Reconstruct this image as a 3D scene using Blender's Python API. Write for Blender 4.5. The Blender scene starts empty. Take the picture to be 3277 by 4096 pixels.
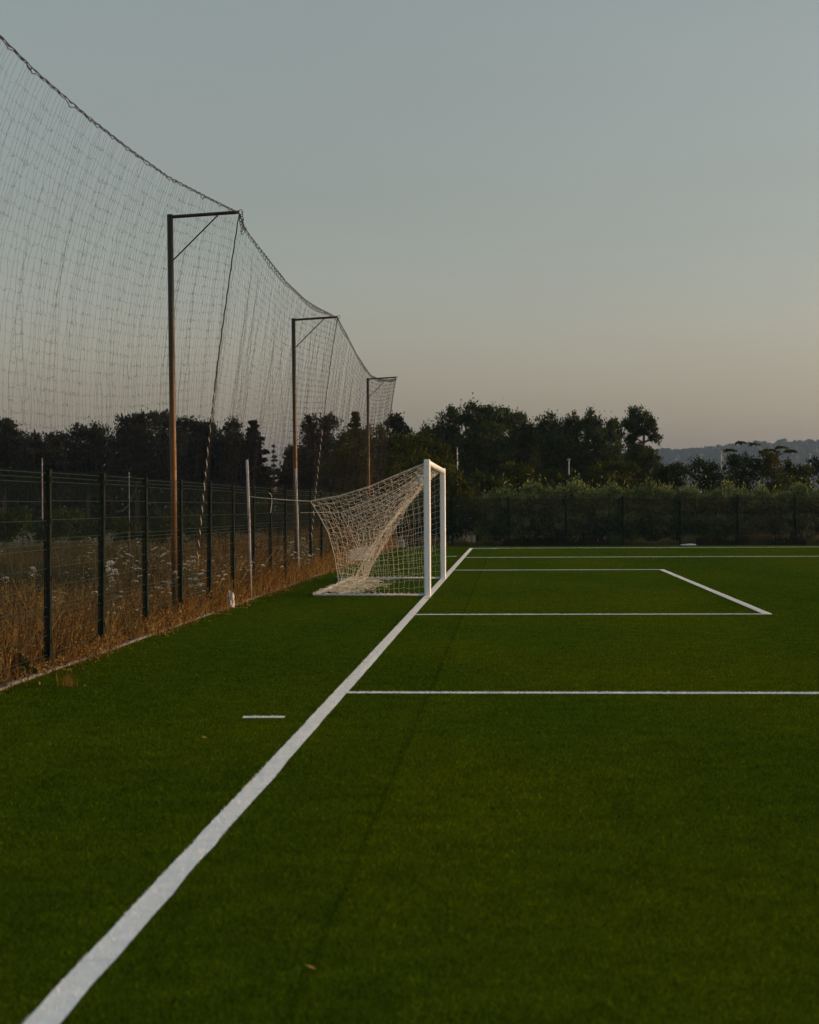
import bpy, math, random
import numpy as np
from mathutils import Matrix, Vector
rng = np.random.default_rng(7)
random.seed(7)
PI = math.pi
sc = bpy.context.scene
COL = sc.collection

# ------------------------------------------------------------------ camera
CAM = np.array([1.531, -31.605, 1.678])
YAW, PIT, ROL = 0.05897, 0.00316, -0.00519
FPX = 6780.5                                   # focal length in pixels of the 4096 px tall photograph
fw = np.array([-math.sin(YAW)*math.cos(PIT), math.cos(YAW)*math.cos(PIT), -math.sin(PIT)])
r0 = np.array([math.cos(YAW), math.sin(YAW), 0.0]); u0 = np.cross(r0, fw)
rt = math.cos(ROL)*r0 + math.sin(ROL)*u0
up = -math.sin(ROL)*r0 + math.cos(ROL)*u0
cd = bpy.data.cameras.new('camera'); cam = bpy.data.objects.new('camera', cd); COL.objects.link(cam)
cam.matrix_world = Matrix(((rt[0], up[0], -fw[0], CAM[0]), (rt[1], up[1], -fw[1], CAM[1]), (rt[2], up[2], -fw[2], CAM[2]), (0, 0, 0, 1)))
cd.sensor_fit = 'VERTICAL'; cd.sensor_height = 36; cd.lens = FPX/4096*36
cd.clip_start = 0.1; cd.clip_end = 5000
cd.dof.use_dof = True; cd.dof.focus_distance = 30; cd.dof.aperture_fstop = 4.0
sc.camera = cam

# ------------------------------------------------------------------ sky, sun, exposure
SUN_EL, SUN_AZ = math.radians(4.5), math.radians(81)     # azimuth from +Y towards +X
W = bpy.data.worlds.new('World'); sc.world = W; W.use_nodes = True
nt = W.node_tree; nt.nodes.clear()
sky = nt.nodes.new('ShaderNodeTexSky'); sky.sky_type = 'NISHITA'; sky.sun_disc = False
sky.sun_elevation = SUN_EL; sky.sun_rotation = SUN_AZ
sky.air_density = 1.0; sky.dust_density = 3.0; sky.ozone_density = 1.5
hs = nt.nodes.new('ShaderNodeHueSaturation'); hs.inputs['Saturation'].default_value = 0.5
bg = nt.nodes.new('ShaderNodeBackground'); bg.inputs['Strength'].default_value = 0.15
wo = nt.nodes.new('ShaderNodeOutputWorld')
tn = nt.nodes.new('ShaderNodeMix'); tn.data_type = 'RGBA'; tn.blend_type = 'MULTIPLY'; tn.inputs[0].default_value = 1
tc = nt.nodes.new('ShaderNodeTexCoord'); sx = nt.nodes.new('ShaderNodeSeparateXYZ'); nt.links.new(tc.outputs['Generated'], sx.inputs[0])
# sky tint: rosier towards the horizon, brightened above the frame to light the scene
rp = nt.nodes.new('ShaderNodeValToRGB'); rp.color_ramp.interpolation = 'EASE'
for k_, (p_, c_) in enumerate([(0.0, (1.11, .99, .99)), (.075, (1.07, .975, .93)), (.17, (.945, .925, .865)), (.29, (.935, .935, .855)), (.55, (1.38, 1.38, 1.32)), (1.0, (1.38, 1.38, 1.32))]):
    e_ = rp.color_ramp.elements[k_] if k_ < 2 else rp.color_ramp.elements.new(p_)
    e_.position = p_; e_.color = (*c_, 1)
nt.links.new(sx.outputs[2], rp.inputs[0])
mpv = nt.nodes.new('ShaderNodeMapping'); mpv.inputs['Scale'].default_value = (1.5, 1.5, 9); nt.links.new(tc.outputs['Generated'], mpv.inputs[0])
nz = nt.nodes.new('ShaderNodeTexNoise'); nz.inputs['Scale'].default_value = 2.2; nz.inputs['Detail'].default_value = 4; nt.links.new(mpv.outputs[0], nz.inputs['Vector'])
mr = nt.nodes.new('ShaderNodeMapRange'); mr.inputs[3].default_value = .955; mr.inputs[4].default_value = 1.045; nt.links.new(nz.outputs[0], mr.inputs[0])
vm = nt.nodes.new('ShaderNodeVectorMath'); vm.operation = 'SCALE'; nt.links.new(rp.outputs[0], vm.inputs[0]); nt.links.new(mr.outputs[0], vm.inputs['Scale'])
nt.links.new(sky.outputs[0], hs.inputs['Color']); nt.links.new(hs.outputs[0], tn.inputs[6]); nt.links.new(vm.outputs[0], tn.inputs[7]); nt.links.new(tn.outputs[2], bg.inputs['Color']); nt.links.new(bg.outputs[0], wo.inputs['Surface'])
sd = bpy.data.lights.new('sun', 'SUN'); sun = bpy.data.objects.new('sun', sd); COL.objects.link(sun)
sd.energy = 1.8; sd.angle = math.radians(2); sd.color = (1.0, 0.54, 0.22)
sdir = Vector((math.sin(SUN_AZ)*math.cos(SUN_EL), math.cos(SUN_AZ)*math.cos(SUN_EL), math.sin(SUN_EL)))
sun.rotation_euler = sdir.to_track_quat('Z', 'Y').to_euler()
sc.view_settings.view_transform = 'Standard'; sc.view_settings.look = 'None'
sc.view_settings.exposure = 1.0; sc.view_settings.gamma = 1.0

# ------------------------------------------------------------------ helpers
KS = 3277/1725
def ray(x, y):
    return fw + rt*((x*KS-3277/2)/FPX) - up*((y*KS-2048)/FPX)
def at(x, y, Y):                                # point seen at (x, y) of the 1725 px wide view, in the vertical plane Y
    d = ray(x, y); return CAM + d*((Y-CAM[1])/d[1])
def pxm(Y): return (Y-CAM[1])/FPX*KS            # metres per view pixel at plane Y

def tag(o, label=None, cat=None, group=None, kind=None):
    if label: o['label'] = label
    if cat: o['category'] = cat
    if group: o['group'] = group
    if kind: o['kind'] = kind
    return o
def empty(name, loc, label, cat, group=None, rz=0):
    o = bpy.data.objects.new(name, None); COL.objects.link(o); o.location = [float(v) for v in loc]; o.rotation_euler = (0, 0, rz)
    o.empty_display_size = 0.2
    return tag(o, label, cat, group)
def mk(name, V, F, mat, parent=None, tint=None, smooth=False, at0=None):
    """V (n,3) world or local coords, F (m,k) faces; at0: origin to subtract"""
    V = np.asarray(V, dtype=np.float64).reshape(-1, 3)
    if at0 is not None: V = V - np.asarray(at0)
    me = bpy.data.meshes.new(name)
    if isinstance(F, np.ndarray):
        m, k = F.shape
        me.vertices.add(len(V)); me.vertices.foreach_set('co', V.astype(np.float32).ravel())
        me.loops.add(m*k); me.loops.foreach_set('vertex_index', F.astype(np.int32).ravel())
        me.polygons.add(m); me.polygons.foreach_set('loop_start', np.arange(0, m*k, k, dtype=np.int32))
        me.update(calc_edges=True); me.validate()
    else:
        me.from_pydata([tuple(v) for v in V], [], F); me.update()
    if smooth: me.polygons.foreach_set('use_smooth', [True]*len(me.polygons))
    if tint is not None:
        a = me.attributes.new('tint', 'FLOAT', 'POINT'); a.data.foreach_set('value', np.asarray(tint, dtype=np.float32))
    me.materials.append(mat)
    o = bpy.data.objects.new(name, me); COL.objects.link(o)
    if parent is not None: o.parent = parent
    elif at0 is not None: o.location = [float(v) for v in at0]
    return o
def tubes(P, r, sides=3, phase=0.0):
    """P (S,N,3) polylines, r scalar or (S,) or (S,N); returns V, F"""
    P = np.asarray(P, float)
    if P.ndim == 2: P = P[None]
    S, N, _ = P.shape
    T = np.gradient(P, axis=1); T /= np.linalg.norm(T, axis=2, keepdims=True)+1e-9
    ref = np.where(np.abs(T[..., 2:3]) > .8, np.array([0.31, 0.95, 0.0]), np.array([0.0, 0.0, 1.0]))
    A = np.cross(T, ref); A /= np.linalg.norm(A, axis=2, keepdims=True)+1e-9
    B = np.cross(T, A)
    r = np.asarray(r, float)
    if r.ndim == 0: r = np.full((S, N), float(r))
    elif r.ndim == 1: r = np.repeat(r[:, None], N, 1)
    an = phase + np.arange(sides)*2*PI/sides
    V = P[:, :, None, :] + r[:, :, None, None]*(A[:, :, None, :]*np.cos(an)[None, None, :, None] + B[:, :, None, :]*np.sin(an)[None, None, :, None])
    idx = np.arange(S*N*sides).reshape(S, N, sides)
    a = idx[:, :-1, :]; b = np.roll(a, -1, axis=2); c = idx[:, 1:, :]; d = np.roll(c, -1, axis=2)
    F = np.stack([a, b, d, c], -1).reshape(-1, 4)
    return V.reshape(-1, 3), F
class MB:                                        # gathers shapes into one mesh
    def __init__(s): s.V = []; s.F = []; s.n = 0
    def add(s, V, F):
        V = np.asarray(V, float).reshape(-1, 3)
        s.V.append(V); s.F += [tuple(int(i)+s.n for i in f) for f in F]; s.n += len(V); return s
    def box(s, c, h, bev=0.0):
        c = np.array(c, float); h = np.array(h, float)
        if bev <= 0:
            V = [c+h*np.array(q) for q in [(-1,-1,-1),(1,-1,-1),(1,1,-1),(-1,1,-1),(-1,-1,1),(1,-1,1),(1,1,1),(-1,1,1)]]
            return s.add(V, [(0,3,2,1),(4,5,6,7),(0,1,5,4),(1,2,6,5),(2,3,7,6),(3,0,4,7)])
        ring = []
        hx, hy = h[0], h[1]
        for (sx, sy, a0) in ((1,1,0),(-1,1,PI/2),(-1,-1,PI),(1,-1,1.5*PI)):
            for k in range(4):
                a = a0+k*PI/6; ring.append((sx*(hx-bev)+bev*math.cos(a), sy*(hy-bev)+bev*math.sin(a)))
        n = len(ring); V = []
        for (z, q) in ((-h[2], 1), (h[2]-bev*.6, 1), (h[2]-bev*.2, .9), (h[2], .7)):
            V += [c+np.array((x*q, y*q, z)) for x, y in ring]
        F = [tuple(range(n-1, -1, -1)), tuple(range(3*n, 4*n))]
        for l in range(3): F += [(l*n+i, l*n+(i+1) % n, (l+1)*n+(i+1) % n, (l+1)*n+i) for i in range(n)]
        return s.add(V, F)
    def tube(s, pts, r, sides=8, cap=True):
        V, F = tubes(np.array(pts, float), np.array(r, float)[None] if np.ndim(r) else r, sides)
        F = F.tolist()
        if cap:
            m = len(V)-sides; F.append(list(range(sides-1, -1, -1))); F.append(list(range(m, m+sides)))
        return s.add(V, F)
    def build(s, name, mat, parent=None, smooth=False, at0=None):
        return mk(name, np.concatenate(s.V), s.F, mat, parent, smooth=smooth, at0=at0)

# ------------------------------------------------------------------ materials
def mat(name, base=(.5,.5,.5), rough=.8, c2=None, scale=5.0, detail=4, spec=.3, bump=0.0, bscale=40, tint=None, metal=0, coord='Object', trans=0.0, contrast=(.35,.65), stretch=None):
    m = bpy.data.materials.new(name); m.use_nodes = True; t = m.node_tree; N = t.nodes; L = t.links
    b = N['Principled BSDF']; b.inputs['Roughness'].default_value = rough; b.inputs['Specular IOR Level'].default_value = spec; b.inputs['Metallic'].default_value = metal
    b.inputs['Base Color'].default_value = (*base, 1)
    co = N.new('ShaderNodeTexCoord'); src = co.outputs[coord]
    if stretch:
        mp = N.new('ShaderNodeMapping'); mp.inputs['Scale'].default_value = stretch; L.new(src, mp.inputs[0]); src = mp.outputs[0]
    out = None
    if c2:
        n = N.new('ShaderNodeTexNoise'); n.inputs['Scale'].default_value = scale; n.inputs['Detail'].default_value = detail; L.new(src, n.inputs['Vector'])
        r = N.new('ShaderNodeValToRGB'); r.color_ramp.elements[0].position = contrast[0]; r.color_ramp.elements[1].position = contrast[1]
        r.color_ramp.elements[0].color = (*base, 1); r.color_ramp.elements[1].color = (*c2, 1)
        L.new(n.outputs[0], r.inputs[0]); out = r.outputs[0]
    if tint:                                     # per-leaf colour choice, stored as a number on each leaf
        a = N.new('ShaderNodeAttribute'); a.attribute_name = 'tint'
        r2 = N.new('ShaderNodeValToRGB'); el = r2.color_ramp.elements
        for i, (p, c) in enumerate(tint):
            e = el[i] if i < 2 else el.new(p)
            e.position = p; e.color = (*c, 1)
        L.new(a.outputs['Fac'], r2.inputs[0])
        if out:
            mx = N.new('ShaderNodeMix'); mx.data_type = 'RGBA'; mx.inputs[0].default_value = .5
            L.new(out, mx.inputs[6]); L.new(r2.outputs[0], mx.inputs[7]); out = mx.outputs[2]
        else: out = r2.outputs[0]
    if out: L.new(out, b.inputs['Base Color'])
    if bump:
        n2 = N.new('ShaderNodeTexNoise'); n2.inputs['Scale'].default_value = bscale; n2.inputs['Detail'].default_value = 3; L.new(src, n2.inputs['Vector'])
        bp = N.new('ShaderNodeBump'); bp.inputs['Strength'].default_value = bump; bp.inputs['Distance'].default_value = .02; L.new(n2.outputs[0], bp.inputs['Height']); L.new(bp.outputs[0], b.inputs['Normal'])
    if trans:
        tr = N.new('ShaderNodeBsdfTranslucent'); 
        if out: L.new(out, tr.inputs[0])
        else: tr.inputs[0].default_value = (*base, 1)
        ms = N.new('ShaderNodeMixShader'); ms.inputs[0].default_value = trans
        L.new(b.outputs[0], ms.inputs[1]); L.new(tr.outputs[0], ms.inputs[2]); L.new(ms.outputs[0], N['Material Output'].inputs['Surface'])
    return m
M = {}
M['white_line'] = mat('white_turf', (.70,.72,.71), .9, (.80,.81,.80), 9, coord='Object', spec=.1)
M['post_white'] = mat('white_powder_coat', (.80,.83,.84), .35, (.86,.88,.89), 6, spec=.5, bump=.15, bscale=60)
M['bar_white'] = mat('worn_white_tube', (.50,.52,.53), .5, (.66,.68,.69), 14)
M['net_white'] = mat('pale_net_cord', (.62,.56,.46), .9, (.74,.68,.56), 3)
M['net_dark'] = mat('dark_net_cord', (.012,.010,.010), .9, (.03,.02,.018), 3)
M['rope_dark'] = mat('dark_rope', (.02,.018,.02), .9)
M['rope_pale'] = mat('pale_rope', (.62,.58,.48), .9)
M['fence_green'] = mat('green_coated_steel', (.0022,.007,.0035), .55, (.004,.012,.006), 8, spec=.15)
M['wire_green'] = mat('green_coated_wire', (.010,.030,.016), .45, spec=.3)
M['pole_paint'] = mat('rusty_pole_paint', (.16,.075,.03), .6, (.30,.15,.05), 7, stretch=(1,1,.25), bump=.2, bscale=90)
pm = M['pole_paint'] = mat('weathered_pole_paint', (.12,.048,.012), .42, (.24,.105,.025), 6, stretch=(1,1,.3), bump=.25, bscale=90)
_t = pm.node_tree; _b = _t.nodes['Principled BSDF']; _src = _b.inputs['Base Color'].links[0].from_socket      # old green paint left on the upper part, rust below
_c = _t.nodes.new('ShaderNodeTexCoord'); _s = _t.nodes.new('ShaderNodeSeparateXYZ'); _t.links.new(_c.outputs['Object'], _s.inputs[0])
_n = _t.nodes.new('ShaderNodeTexNoise'); _n.inputs['Scale'].default_value = 3; _t.links.new(_c.outputs['Object'], _n.inputs['Vector'])
_a = _t.nodes.new('ShaderNodeMath'); _a.operation = 'MULTIPLY_ADD'; _a.inputs[1].default_value = 1.6; _t.links.new(_n.outputs[0], _a.inputs[0]); _t.links.new(_s.outputs[2], _a.inputs[2])
_r = _t.nodes.new('ShaderNodeMapRange'); _r.inputs[1].default_value = 2.6; _r.inputs[2].default_value = 5.6; _t.links.new(_a.outputs[0], _r.inputs[0])
_m = _t.nodes.new('ShaderNodeMix'); _m.data_type = 'RGBA'; _m.inputs[7].default_value = (.014, .016, .008, 1)
_t.links.new(_r.outputs[0], _m.inputs[0]); _t.links.new(_src, _m.inputs[6]); _t.links.new(_m.outputs[2], _b.inputs['Base Color'])
M['arm_paint'] = mat('brown_arm_paint', (.030,.018,.018), .6, (.05,.028,.022), 9)
M['stake'] = mat('pale_grey_pipe', (.30,.29,.29), .6, (.44,.40,.38), 5, stretch=(1,1,.4))
M['concrete'] = mat('kerb_concrete', (.07,.06,.045), .95, (.20,.185,.16), 12, bump=.5, bscale=60)
M['bark'] = mat('bark', (.06,.045,.035), .95, (.11,.08,.06), 10, bump=.6, bscale=30)
M['plastic_white'] = mat('white_plastic_sheet', (.62,.62,.62), .4, (.75,.75,.74), 5, bump=.4, bscale=12)
M['plastic_green'] = mat('green_plastic', (.01,.10,.06), .4)
M['stem'] = mat('weed_stem', (.10,.09,.03), .9)
M['umbel'] = mat('white_umbel', (.66,.64,.54), .9)
M['roof'] = mat('clay_tiles', (.28,.12,.09), .9, (.34,.17,.13), 3, bump=.5, bscale=8)
M['wall'] = mat('plaster', (.42,.40,.38), .9)
M['lamp_metal'] = mat('galvanised_steel', (.28,.29,.30), .5, (.36,.36,.36), 3)
M['hill'] = mat('wooded_hillside', (.010,.016,.010), .95, (.022,.030,.016), .05, coord='Object')

# turf: short synthetic pile, mottled at several sizes, one glued seam
def turf_material(name, tufts):
    m = bpy.data.materials.new(name); m.use_nodes = True; t = m.node_tree; N = t.nodes; L = t.links
    b = N['Principled BSDF']; b.inputs['Roughness'].default_value = .85; b.inputs['Specular IOR Level'].default_value = 0.0
    g = N.new('ShaderNodeNewGeometry')
    def noise(s, d, st=(1,1,1)):
        mp = N.new('ShaderNodeMapping'); mp.inputs['Scale'].default_value = st; L.new(g.outputs['Position'], mp.inputs[0])
        n = N.new('ShaderNodeTexNoise'); n.inputs['Scale'].default_value = s; n.inputs['Detail'].default_value = d; L.new(mp.outputs[0], n.inputs['Vector']); return n.outputs[0]
    def ramp(x, p0, p1, c0, c1):
        r = N.new('ShaderNodeValToRGB'); r.color_ramp.elements[0].position = p0; r.color_ramp.elements[1].position = p1
        r.color_ramp.elements[0].color = (*c0, 1); r.color_ramp.elements[1].color = (*c1, 1); L.new(x, r.inputs[0]); return r.outputs[0]
    def mix(f, a, c, typ='MIX'):
        x = N.new('ShaderNodeMix'); x.data_type = 'RGBA'; x.blend_type = typ
        if isinstance(f, float): x.inputs[0].default_value = f
        else: L.new(f, x.inputs[0])
        L.new(a, x.inputs[6]); L.new(c, x.inputs[7]); return x.outputs[2]
    big = ramp(noise(.35, 3, (1, .5, 1)), .35, .65, (.037,.070,.0028), (.056,.083,.0024))
    mid = ramp(noise(3.5, 4), .3, .7, (.78,.80,.82), (1.16,1.13,1.08))
    out = mix(1.0, big, mid, 'MULTIPLY')
    fine = ramp(noise(70 if not tufts else 25, 3, (1, 1, 1)), .3, .72, (.35,.4,.42), (1.65,1.58,1.4))
    out = mix(1.0, out, fine, 'MULTIPLY')
    # the seam at X = 0.8: a slit in the pile
    sx = N.new('ShaderNodeSeparateXYZ'); L.new(g.outputs['Position'], sx.inputs[0])
    ma = N.new('ShaderNodeMath'); ma.operation = 'SUBTRACT'; L.new(sx.outputs[0], ma.inputs[0]); ma.inputs[1].default_value = .80
    mb = N.new('ShaderNodeMath'); mb.operation = 'ABSOLUTE'; L.new(ma.outputs[0], mb.inputs[0])
    sm = ramp(mb.outputs[0], .004, .03, (.72,.75,.75), (1,1,1))
    out = mix(1.0, out, sm, 'MULTIPLY')
    # neighbouring turf rolls, four metres wide, laid with the pile leaning opposite ways
    w1 = N.new('ShaderNodeMath'); w1.operation = 'MULTIPLY'; w1.inputs[1].default_value = .125; L.new(ma.outputs[0], w1.inputs[0])
    w2 = N.new('ShaderNodeMath'); w2.operation = 'FRACT'; L.new(w1.outputs[0], w2.inputs[0])
    w3 = N.new('ShaderNodeMath'); w3.operation = 'GREATER_THAN'; w3.inputs[1].default_value = .5; L.new(w2.outputs[0], w3.inputs[0])
    out = mix(1.0, out, ramp(w3.outputs[0], 0, 1, (1.05,1.03,1.0), (.95,.97,1.0)), 'MULTIPLY')
    if tufts:
        a = N.new('ShaderNodeAttribute'); a.attribute_name = 'tint'
        out = mix(1.0, out, ramp(a.outputs['Fac'], 0, 1, (.5,.56,.6), (2.7,2.3,1.9)), 'MULTIPLY')
        tr = N.new('ShaderNodeBsdfTranslucent'); L.new(out, tr.inputs[0])
        ms = N.new('ShaderNodeMixShader'); ms.inputs[0].default_value = .3
        L.new(b.outputs[0], ms.inputs[1]); L.new(tr.outputs[0], ms.inputs[2]); L.new(ms.outputs[0], N['Material Output'].inputs['Surface'])
    L.new(out, b.inputs['Base Color'])
    if not tufts:
        bp = N.new('ShaderNodeBump'); bp.inputs['Strength'].default_value = .8; bp.inputs['Distance'].default_value = .02
        L.new(noise(55, 3), bp.inputs['Height']); L.new(bp.outputs[0], b.inputs['Normal'])
    return m
M['turf'] = turf_material('turf_backing', False)
M['turf_blade'] = turf_material('turf_pile', True)

# ------------------------------------------------------------------ ground
def sheet(x0, x1, y0, y1, z, nx=1, ny=1, fz=None):
    xs = np.linspace(x0, x1, nx+1); ys = np.linspace(y0, y1, ny+1)
    X, Y = np.meshgrid(xs, ys); Z = np.full_like(X, z) if fz is None else fz(X, Y)
    V = np.stack([X, Y, Z], -1).reshape(-1, 3); i = np.arange((nx+1)*(ny+1)).reshape(ny+1, nx+1)
    F = np.stack([i[:-1, :-1], i[:-1, 1:], i[1:, 1:], i[1:, :-1]], -1).reshape(-1, 4)
    return V, F
M['earth'] = mat('dry_earth', (.055,.045,.02), .95, (.10,.075,.035), .8, bump=.6, bscale=6, coord='Object')
V, F = sheet(-2000, 2000, -60, 2800, -.06, 60, 60)
tag(mk('ground', V, F, M['earth']), 'dry ground and meadow soil reaching to the horizon', 'ground', kind='structure')
EX, FY = -3.16, 39.9                             # turf edges: left and far
LW = .12                                         # width of the white lines
PEN0, PEN1, GA0, GA1, TL = -16.38, 23.82, -5.38, 12.82, 35.97
# segments of the markings (x0,x1,y0,y1)
SEG = {
 'goal_line': [(-LW/2, LW/2, -31.0, TL+LW/2)],
 'penalty_area_line': [(LW/2, 16.5, PEN0-LW/2, PEN0+LW/2), (LW/2, 16.5, PEN1-LW/2, PEN1+LW/2), (16.5-LW, 16.5, PEN0+LW/2, PEN1-LW/2)],
 'goal_area_line': [(LW/2, 5.53, GA0-LW/2, GA0+LW/2), (LW/2, 5.53, GA1-LW/2, GA1+LW/2), (5.53-LW, 5.53, GA0+LW/2, GA1-LW/2)],
 'touchline': [(LW/2, 45, TL-LW/2, TL+LW/2)],
 'corner_distance_mark': [(-.60, -.27, -18.17-.05, -18.17+.05)],
 'far_corner_distance_mark': [(-.59, -.25, 25.04-.05, 25.04+.05)],
}
def on_line(x, y, pad=0.0):
    m = np.zeros(len(x), bool)
    for k, L_ in SEG.items():
        for (a, b, c, d) in L_: m |= (x > a-pad) & (x < b+pad) & (y > c-pad) & (y < d+pad)
    r = np.hypot(x, y-TL); m |= (abs(r-1.0) < .06) & (x > 0) & (y < TL)
    return m
def blades(x, y, h, w, lean, zb=0.0):
    n = len(x); a = rng.uniform(0, 2*PI, n); b = rng.uniform(0, 2*PI, n)
    c = np.stack([x, y, np.full(n, zb)], -1)
    side = np.stack([np.cos(a), np.sin(a), np.zeros(n)], -1)*w[:, None]/2
    tip = c + np.stack([np.cos(b)*lean, np.sin(b)*lean, h], -1)
    V = np.stack([c-side, c+side, tip], 1).reshape(-1, 3)
    return V, np.arange(3*n).reshape(-1, 3)
def field_points():
    X, Y, H, WD = [], [], [], []
    for (d0, d1, dens, h, w) in ((4.5, 8, 5600, .020, .0035), (8, 12, 3800, .019, .0045), (12, 20, 1700, .016, .007), (20, 34, 520, .012, .012), (34, 72, 120, .009, .022)):
        a = .275*(d1*d1-d0*d0)*dens; n = int(a)
        d = np.sqrt(rng.uniform(d0*d0, d1*d1, n)); s = rng.uniform(-.275, .275, n)*d
        p = CAM[None, :2] + d[:, None]*fw[None, :2] + s[:, None]*r0[None, :2]
        X.append(p[:, 0]); Y.append(p[:, 1]); H.append(h*rng.uniform(.6, 1.3, n)); WD.append(np.full(n, w))
    return [np.concatenate(q) for q in (X, Y, H, WD)]
x, y, h, w = field_points()
k = (x > EX) & (y < FY) & ~on_line(x, y, .010) & (x < 40); x, y, h, w = x[k], y[k], h[k], w[k]
seam = (abs(x-.8+.004*np.sin(y*3)) < .006) & (np.sin(y*1.7)+np.sin(y*4.1) > -.6); x, y, h, w = [q[~seam] for q in (x, y, h, w)]
V, F = blades(x, y, h, w, h*rng.uniform(.2, 1.1, len(h)))
tt = np.repeat(rng.uniform(0, 1, len(x))**1.6, 3)
Vs, Fs = sheet(EX, 60, -60, FY, 0)
turf = mk('turf', Vs, Fs, M['turf']); tag(turf, 'dark green synthetic turf pitch with short pile', 'turf', kind='structure')
pile = mk('turf_pile', V, F, M['turf_blade'], parent=turf, tint=tt); pile['kind'] = 'stuff'
def line_object(name, segs, label, arc=None):
    Vb, Fb, nb = [], [], 0
    def put(V, F):
        nonlocal nb
        Vb.append(V); Fb.extend([tuple(int(i)+nb for i in f) for f in F]); nb += len(V)
    for (a, b, c, d) in segs:
        lx, ly = b-a, d-c; n = max(2, int(max(lx, ly)/.35)); wob = .0035
        if ly > lx:
            ys = np.linspace(c, d, n+1); wl = rng.normal(0, wob, n+1)
            Vv = np.concatenate([np.stack([np.full(n+1, a)+wl, ys, np.full(n+1, .004)], -1), np.stack([np.full(n+1, b)+wl+rng.normal(0, .003, n+1), ys, np.full(n+1, .004)], -1)])
        else:
            xs = np.linspace(a, b, n+1); wl = rng.normal(0, wob, n+1)
            Vv = np.concatenate([np.stack([xs, np.full(n+1, c)+wl, np.full(n+1, .004)], -1), np.stack([xs, np.full(n+1, d)+wl, np.full(n+1, .004)], -1)])
        i = np.arange(n)
        Ff = np.stack([i, n+1+i, n+2+i, i+1], -1) if ly > lx else np.stack([i, i+1, n+2+i, n+1+i], -1)
        put(Vv, Ff if ly <= lx else Ff)
        # white pile of the strip
        cy = (c+d)/2; m_ = int(min(60000, lx*ly*9000))
        px, py = rng.uniform(a-.003, b+.003, m_), rng.uniform(c-.003, d+.003, m_)
        dd = py-CAM[1]; keep = (dd > 4) & (abs(px-(CAM[0]-.059*dd)) < .3*dd)
        px, py, dd = px[keep], py[keep], dd[keep]
        if len(px):
            hh = .011*rng.uniform(.5, 1.2, len(px)); Vv, Ff = blades(px, py, hh, np.clip(dd*.0004, .002, .015), hh*rng.uniform(.1, .6, len(px)), .004); put(Vv, Ff)
    if arc:
        an = np.linspace(-PI/2, 0, 25); ro, ri = 1.05, .95
        Vv = np.concatenate([np.stack([ri*np.cos(an), TL+ri*np.sin(an), np.full(25, .0045)], -1), np.stack([ro*np.cos(an), TL+ro*np.sin(an), np.full(25, .0045)], -1)])
        i = np.arange(24); put(Vv, np.stack([i, 25+i, 26+i, i+1], -1))
    o = mk(name, np.concatenate(Vb), Fb, M['white_line']); tag(o, label, 'field marking', kind='structure'); return o
line_object('goal_line', SEG['goal_line'], 'wide white goal line running diagonally from the near corner to the goal')
line_object('penalty_area_line', SEG['penalty_area_line'], 'white penalty area line crossing the turf in front of and beyond the goal')
line_object('goal_area_line', SEG['goal_area_line'], 'white goal area line forming the small box before the goal')
line_object('touchline', SEG['touchline'], 'thin white touchline with corner arc at the far side of the pitch', arc=True)
line_object('distance_mark', SEG['corner_distance_mark'], 'short white dash on the turf left of the goal line, nearest the camera')
line_object('distance_mark', SEG['far_corner_distance_mark'], 'short white dash on the turf seen just past the far goal post')

# kerb along the turf edge
mb = MB(); y = -31.0
while y < 40:
    l = 1.0; mb.box((-3.2+rng.normal(0, .004), y+l/2, -.02+rng.normal(0, .004)), (.032, l/2-.006, .045)); y += l
tag(mb.build('kerb', M['concrete']), 'low weathered concrete kerb under the mesh fence beside the turf', 'kerb', kind='structure')

# ------------------------------------------------------------------ welded mesh fences
def fence_panel_mesh():
    L_, H_ = 2.36, 2.03
    folds = [0.0+.05, .75, 1.45, 1.95]
    def off(z):                                   # V folds, z measured from the top
        o = 0.0
        for f in folds: o = max(o, .03*max(0.0, 1-abs(z-f)/.05))
        return o
    zs = sorted(set([0.0, .0, .05, .1, .3, .5, .7, .75, .8, 1.0, 1.2, 1.4, 1.45, 1.5, 1.7, 1.9, 1.95, 2.0, 2.03]))
    xs = np.arange(0, L_+.001, .05); P = np.array([[(x, off(z), H_-z+.03) for z in zs] for x in xs])
    P[:, 0, 2] += .025
    V1, F1 = tubes(P, .0019, 3)
    hz = [z for z in zs if z not in (2.03, .0)] + [.003]
    Q = np.array([[(x, off(z)-.004, H_-z+.03) for x in (0, L_/2, L_)] for z in hz])
    V2, F2 = tubes(Q, .0032, 4)
    return np.concatenate([V1, V2]), np.concatenate([F1, F2+len(V1)])
PV, PF = fence_panel_mesh()
def post_mesh(mbx):
    mbx.box((0, 0, 1.03), (.036, .036, 1.05), .006); mbx.box((0, 0, 2.085), (.038, .038, .008), .004)
    for z in (.3, .95, 1.55, 1.98): mbx.box((.040, 0, z), (.006, .02, .03))
    return mbx
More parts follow.
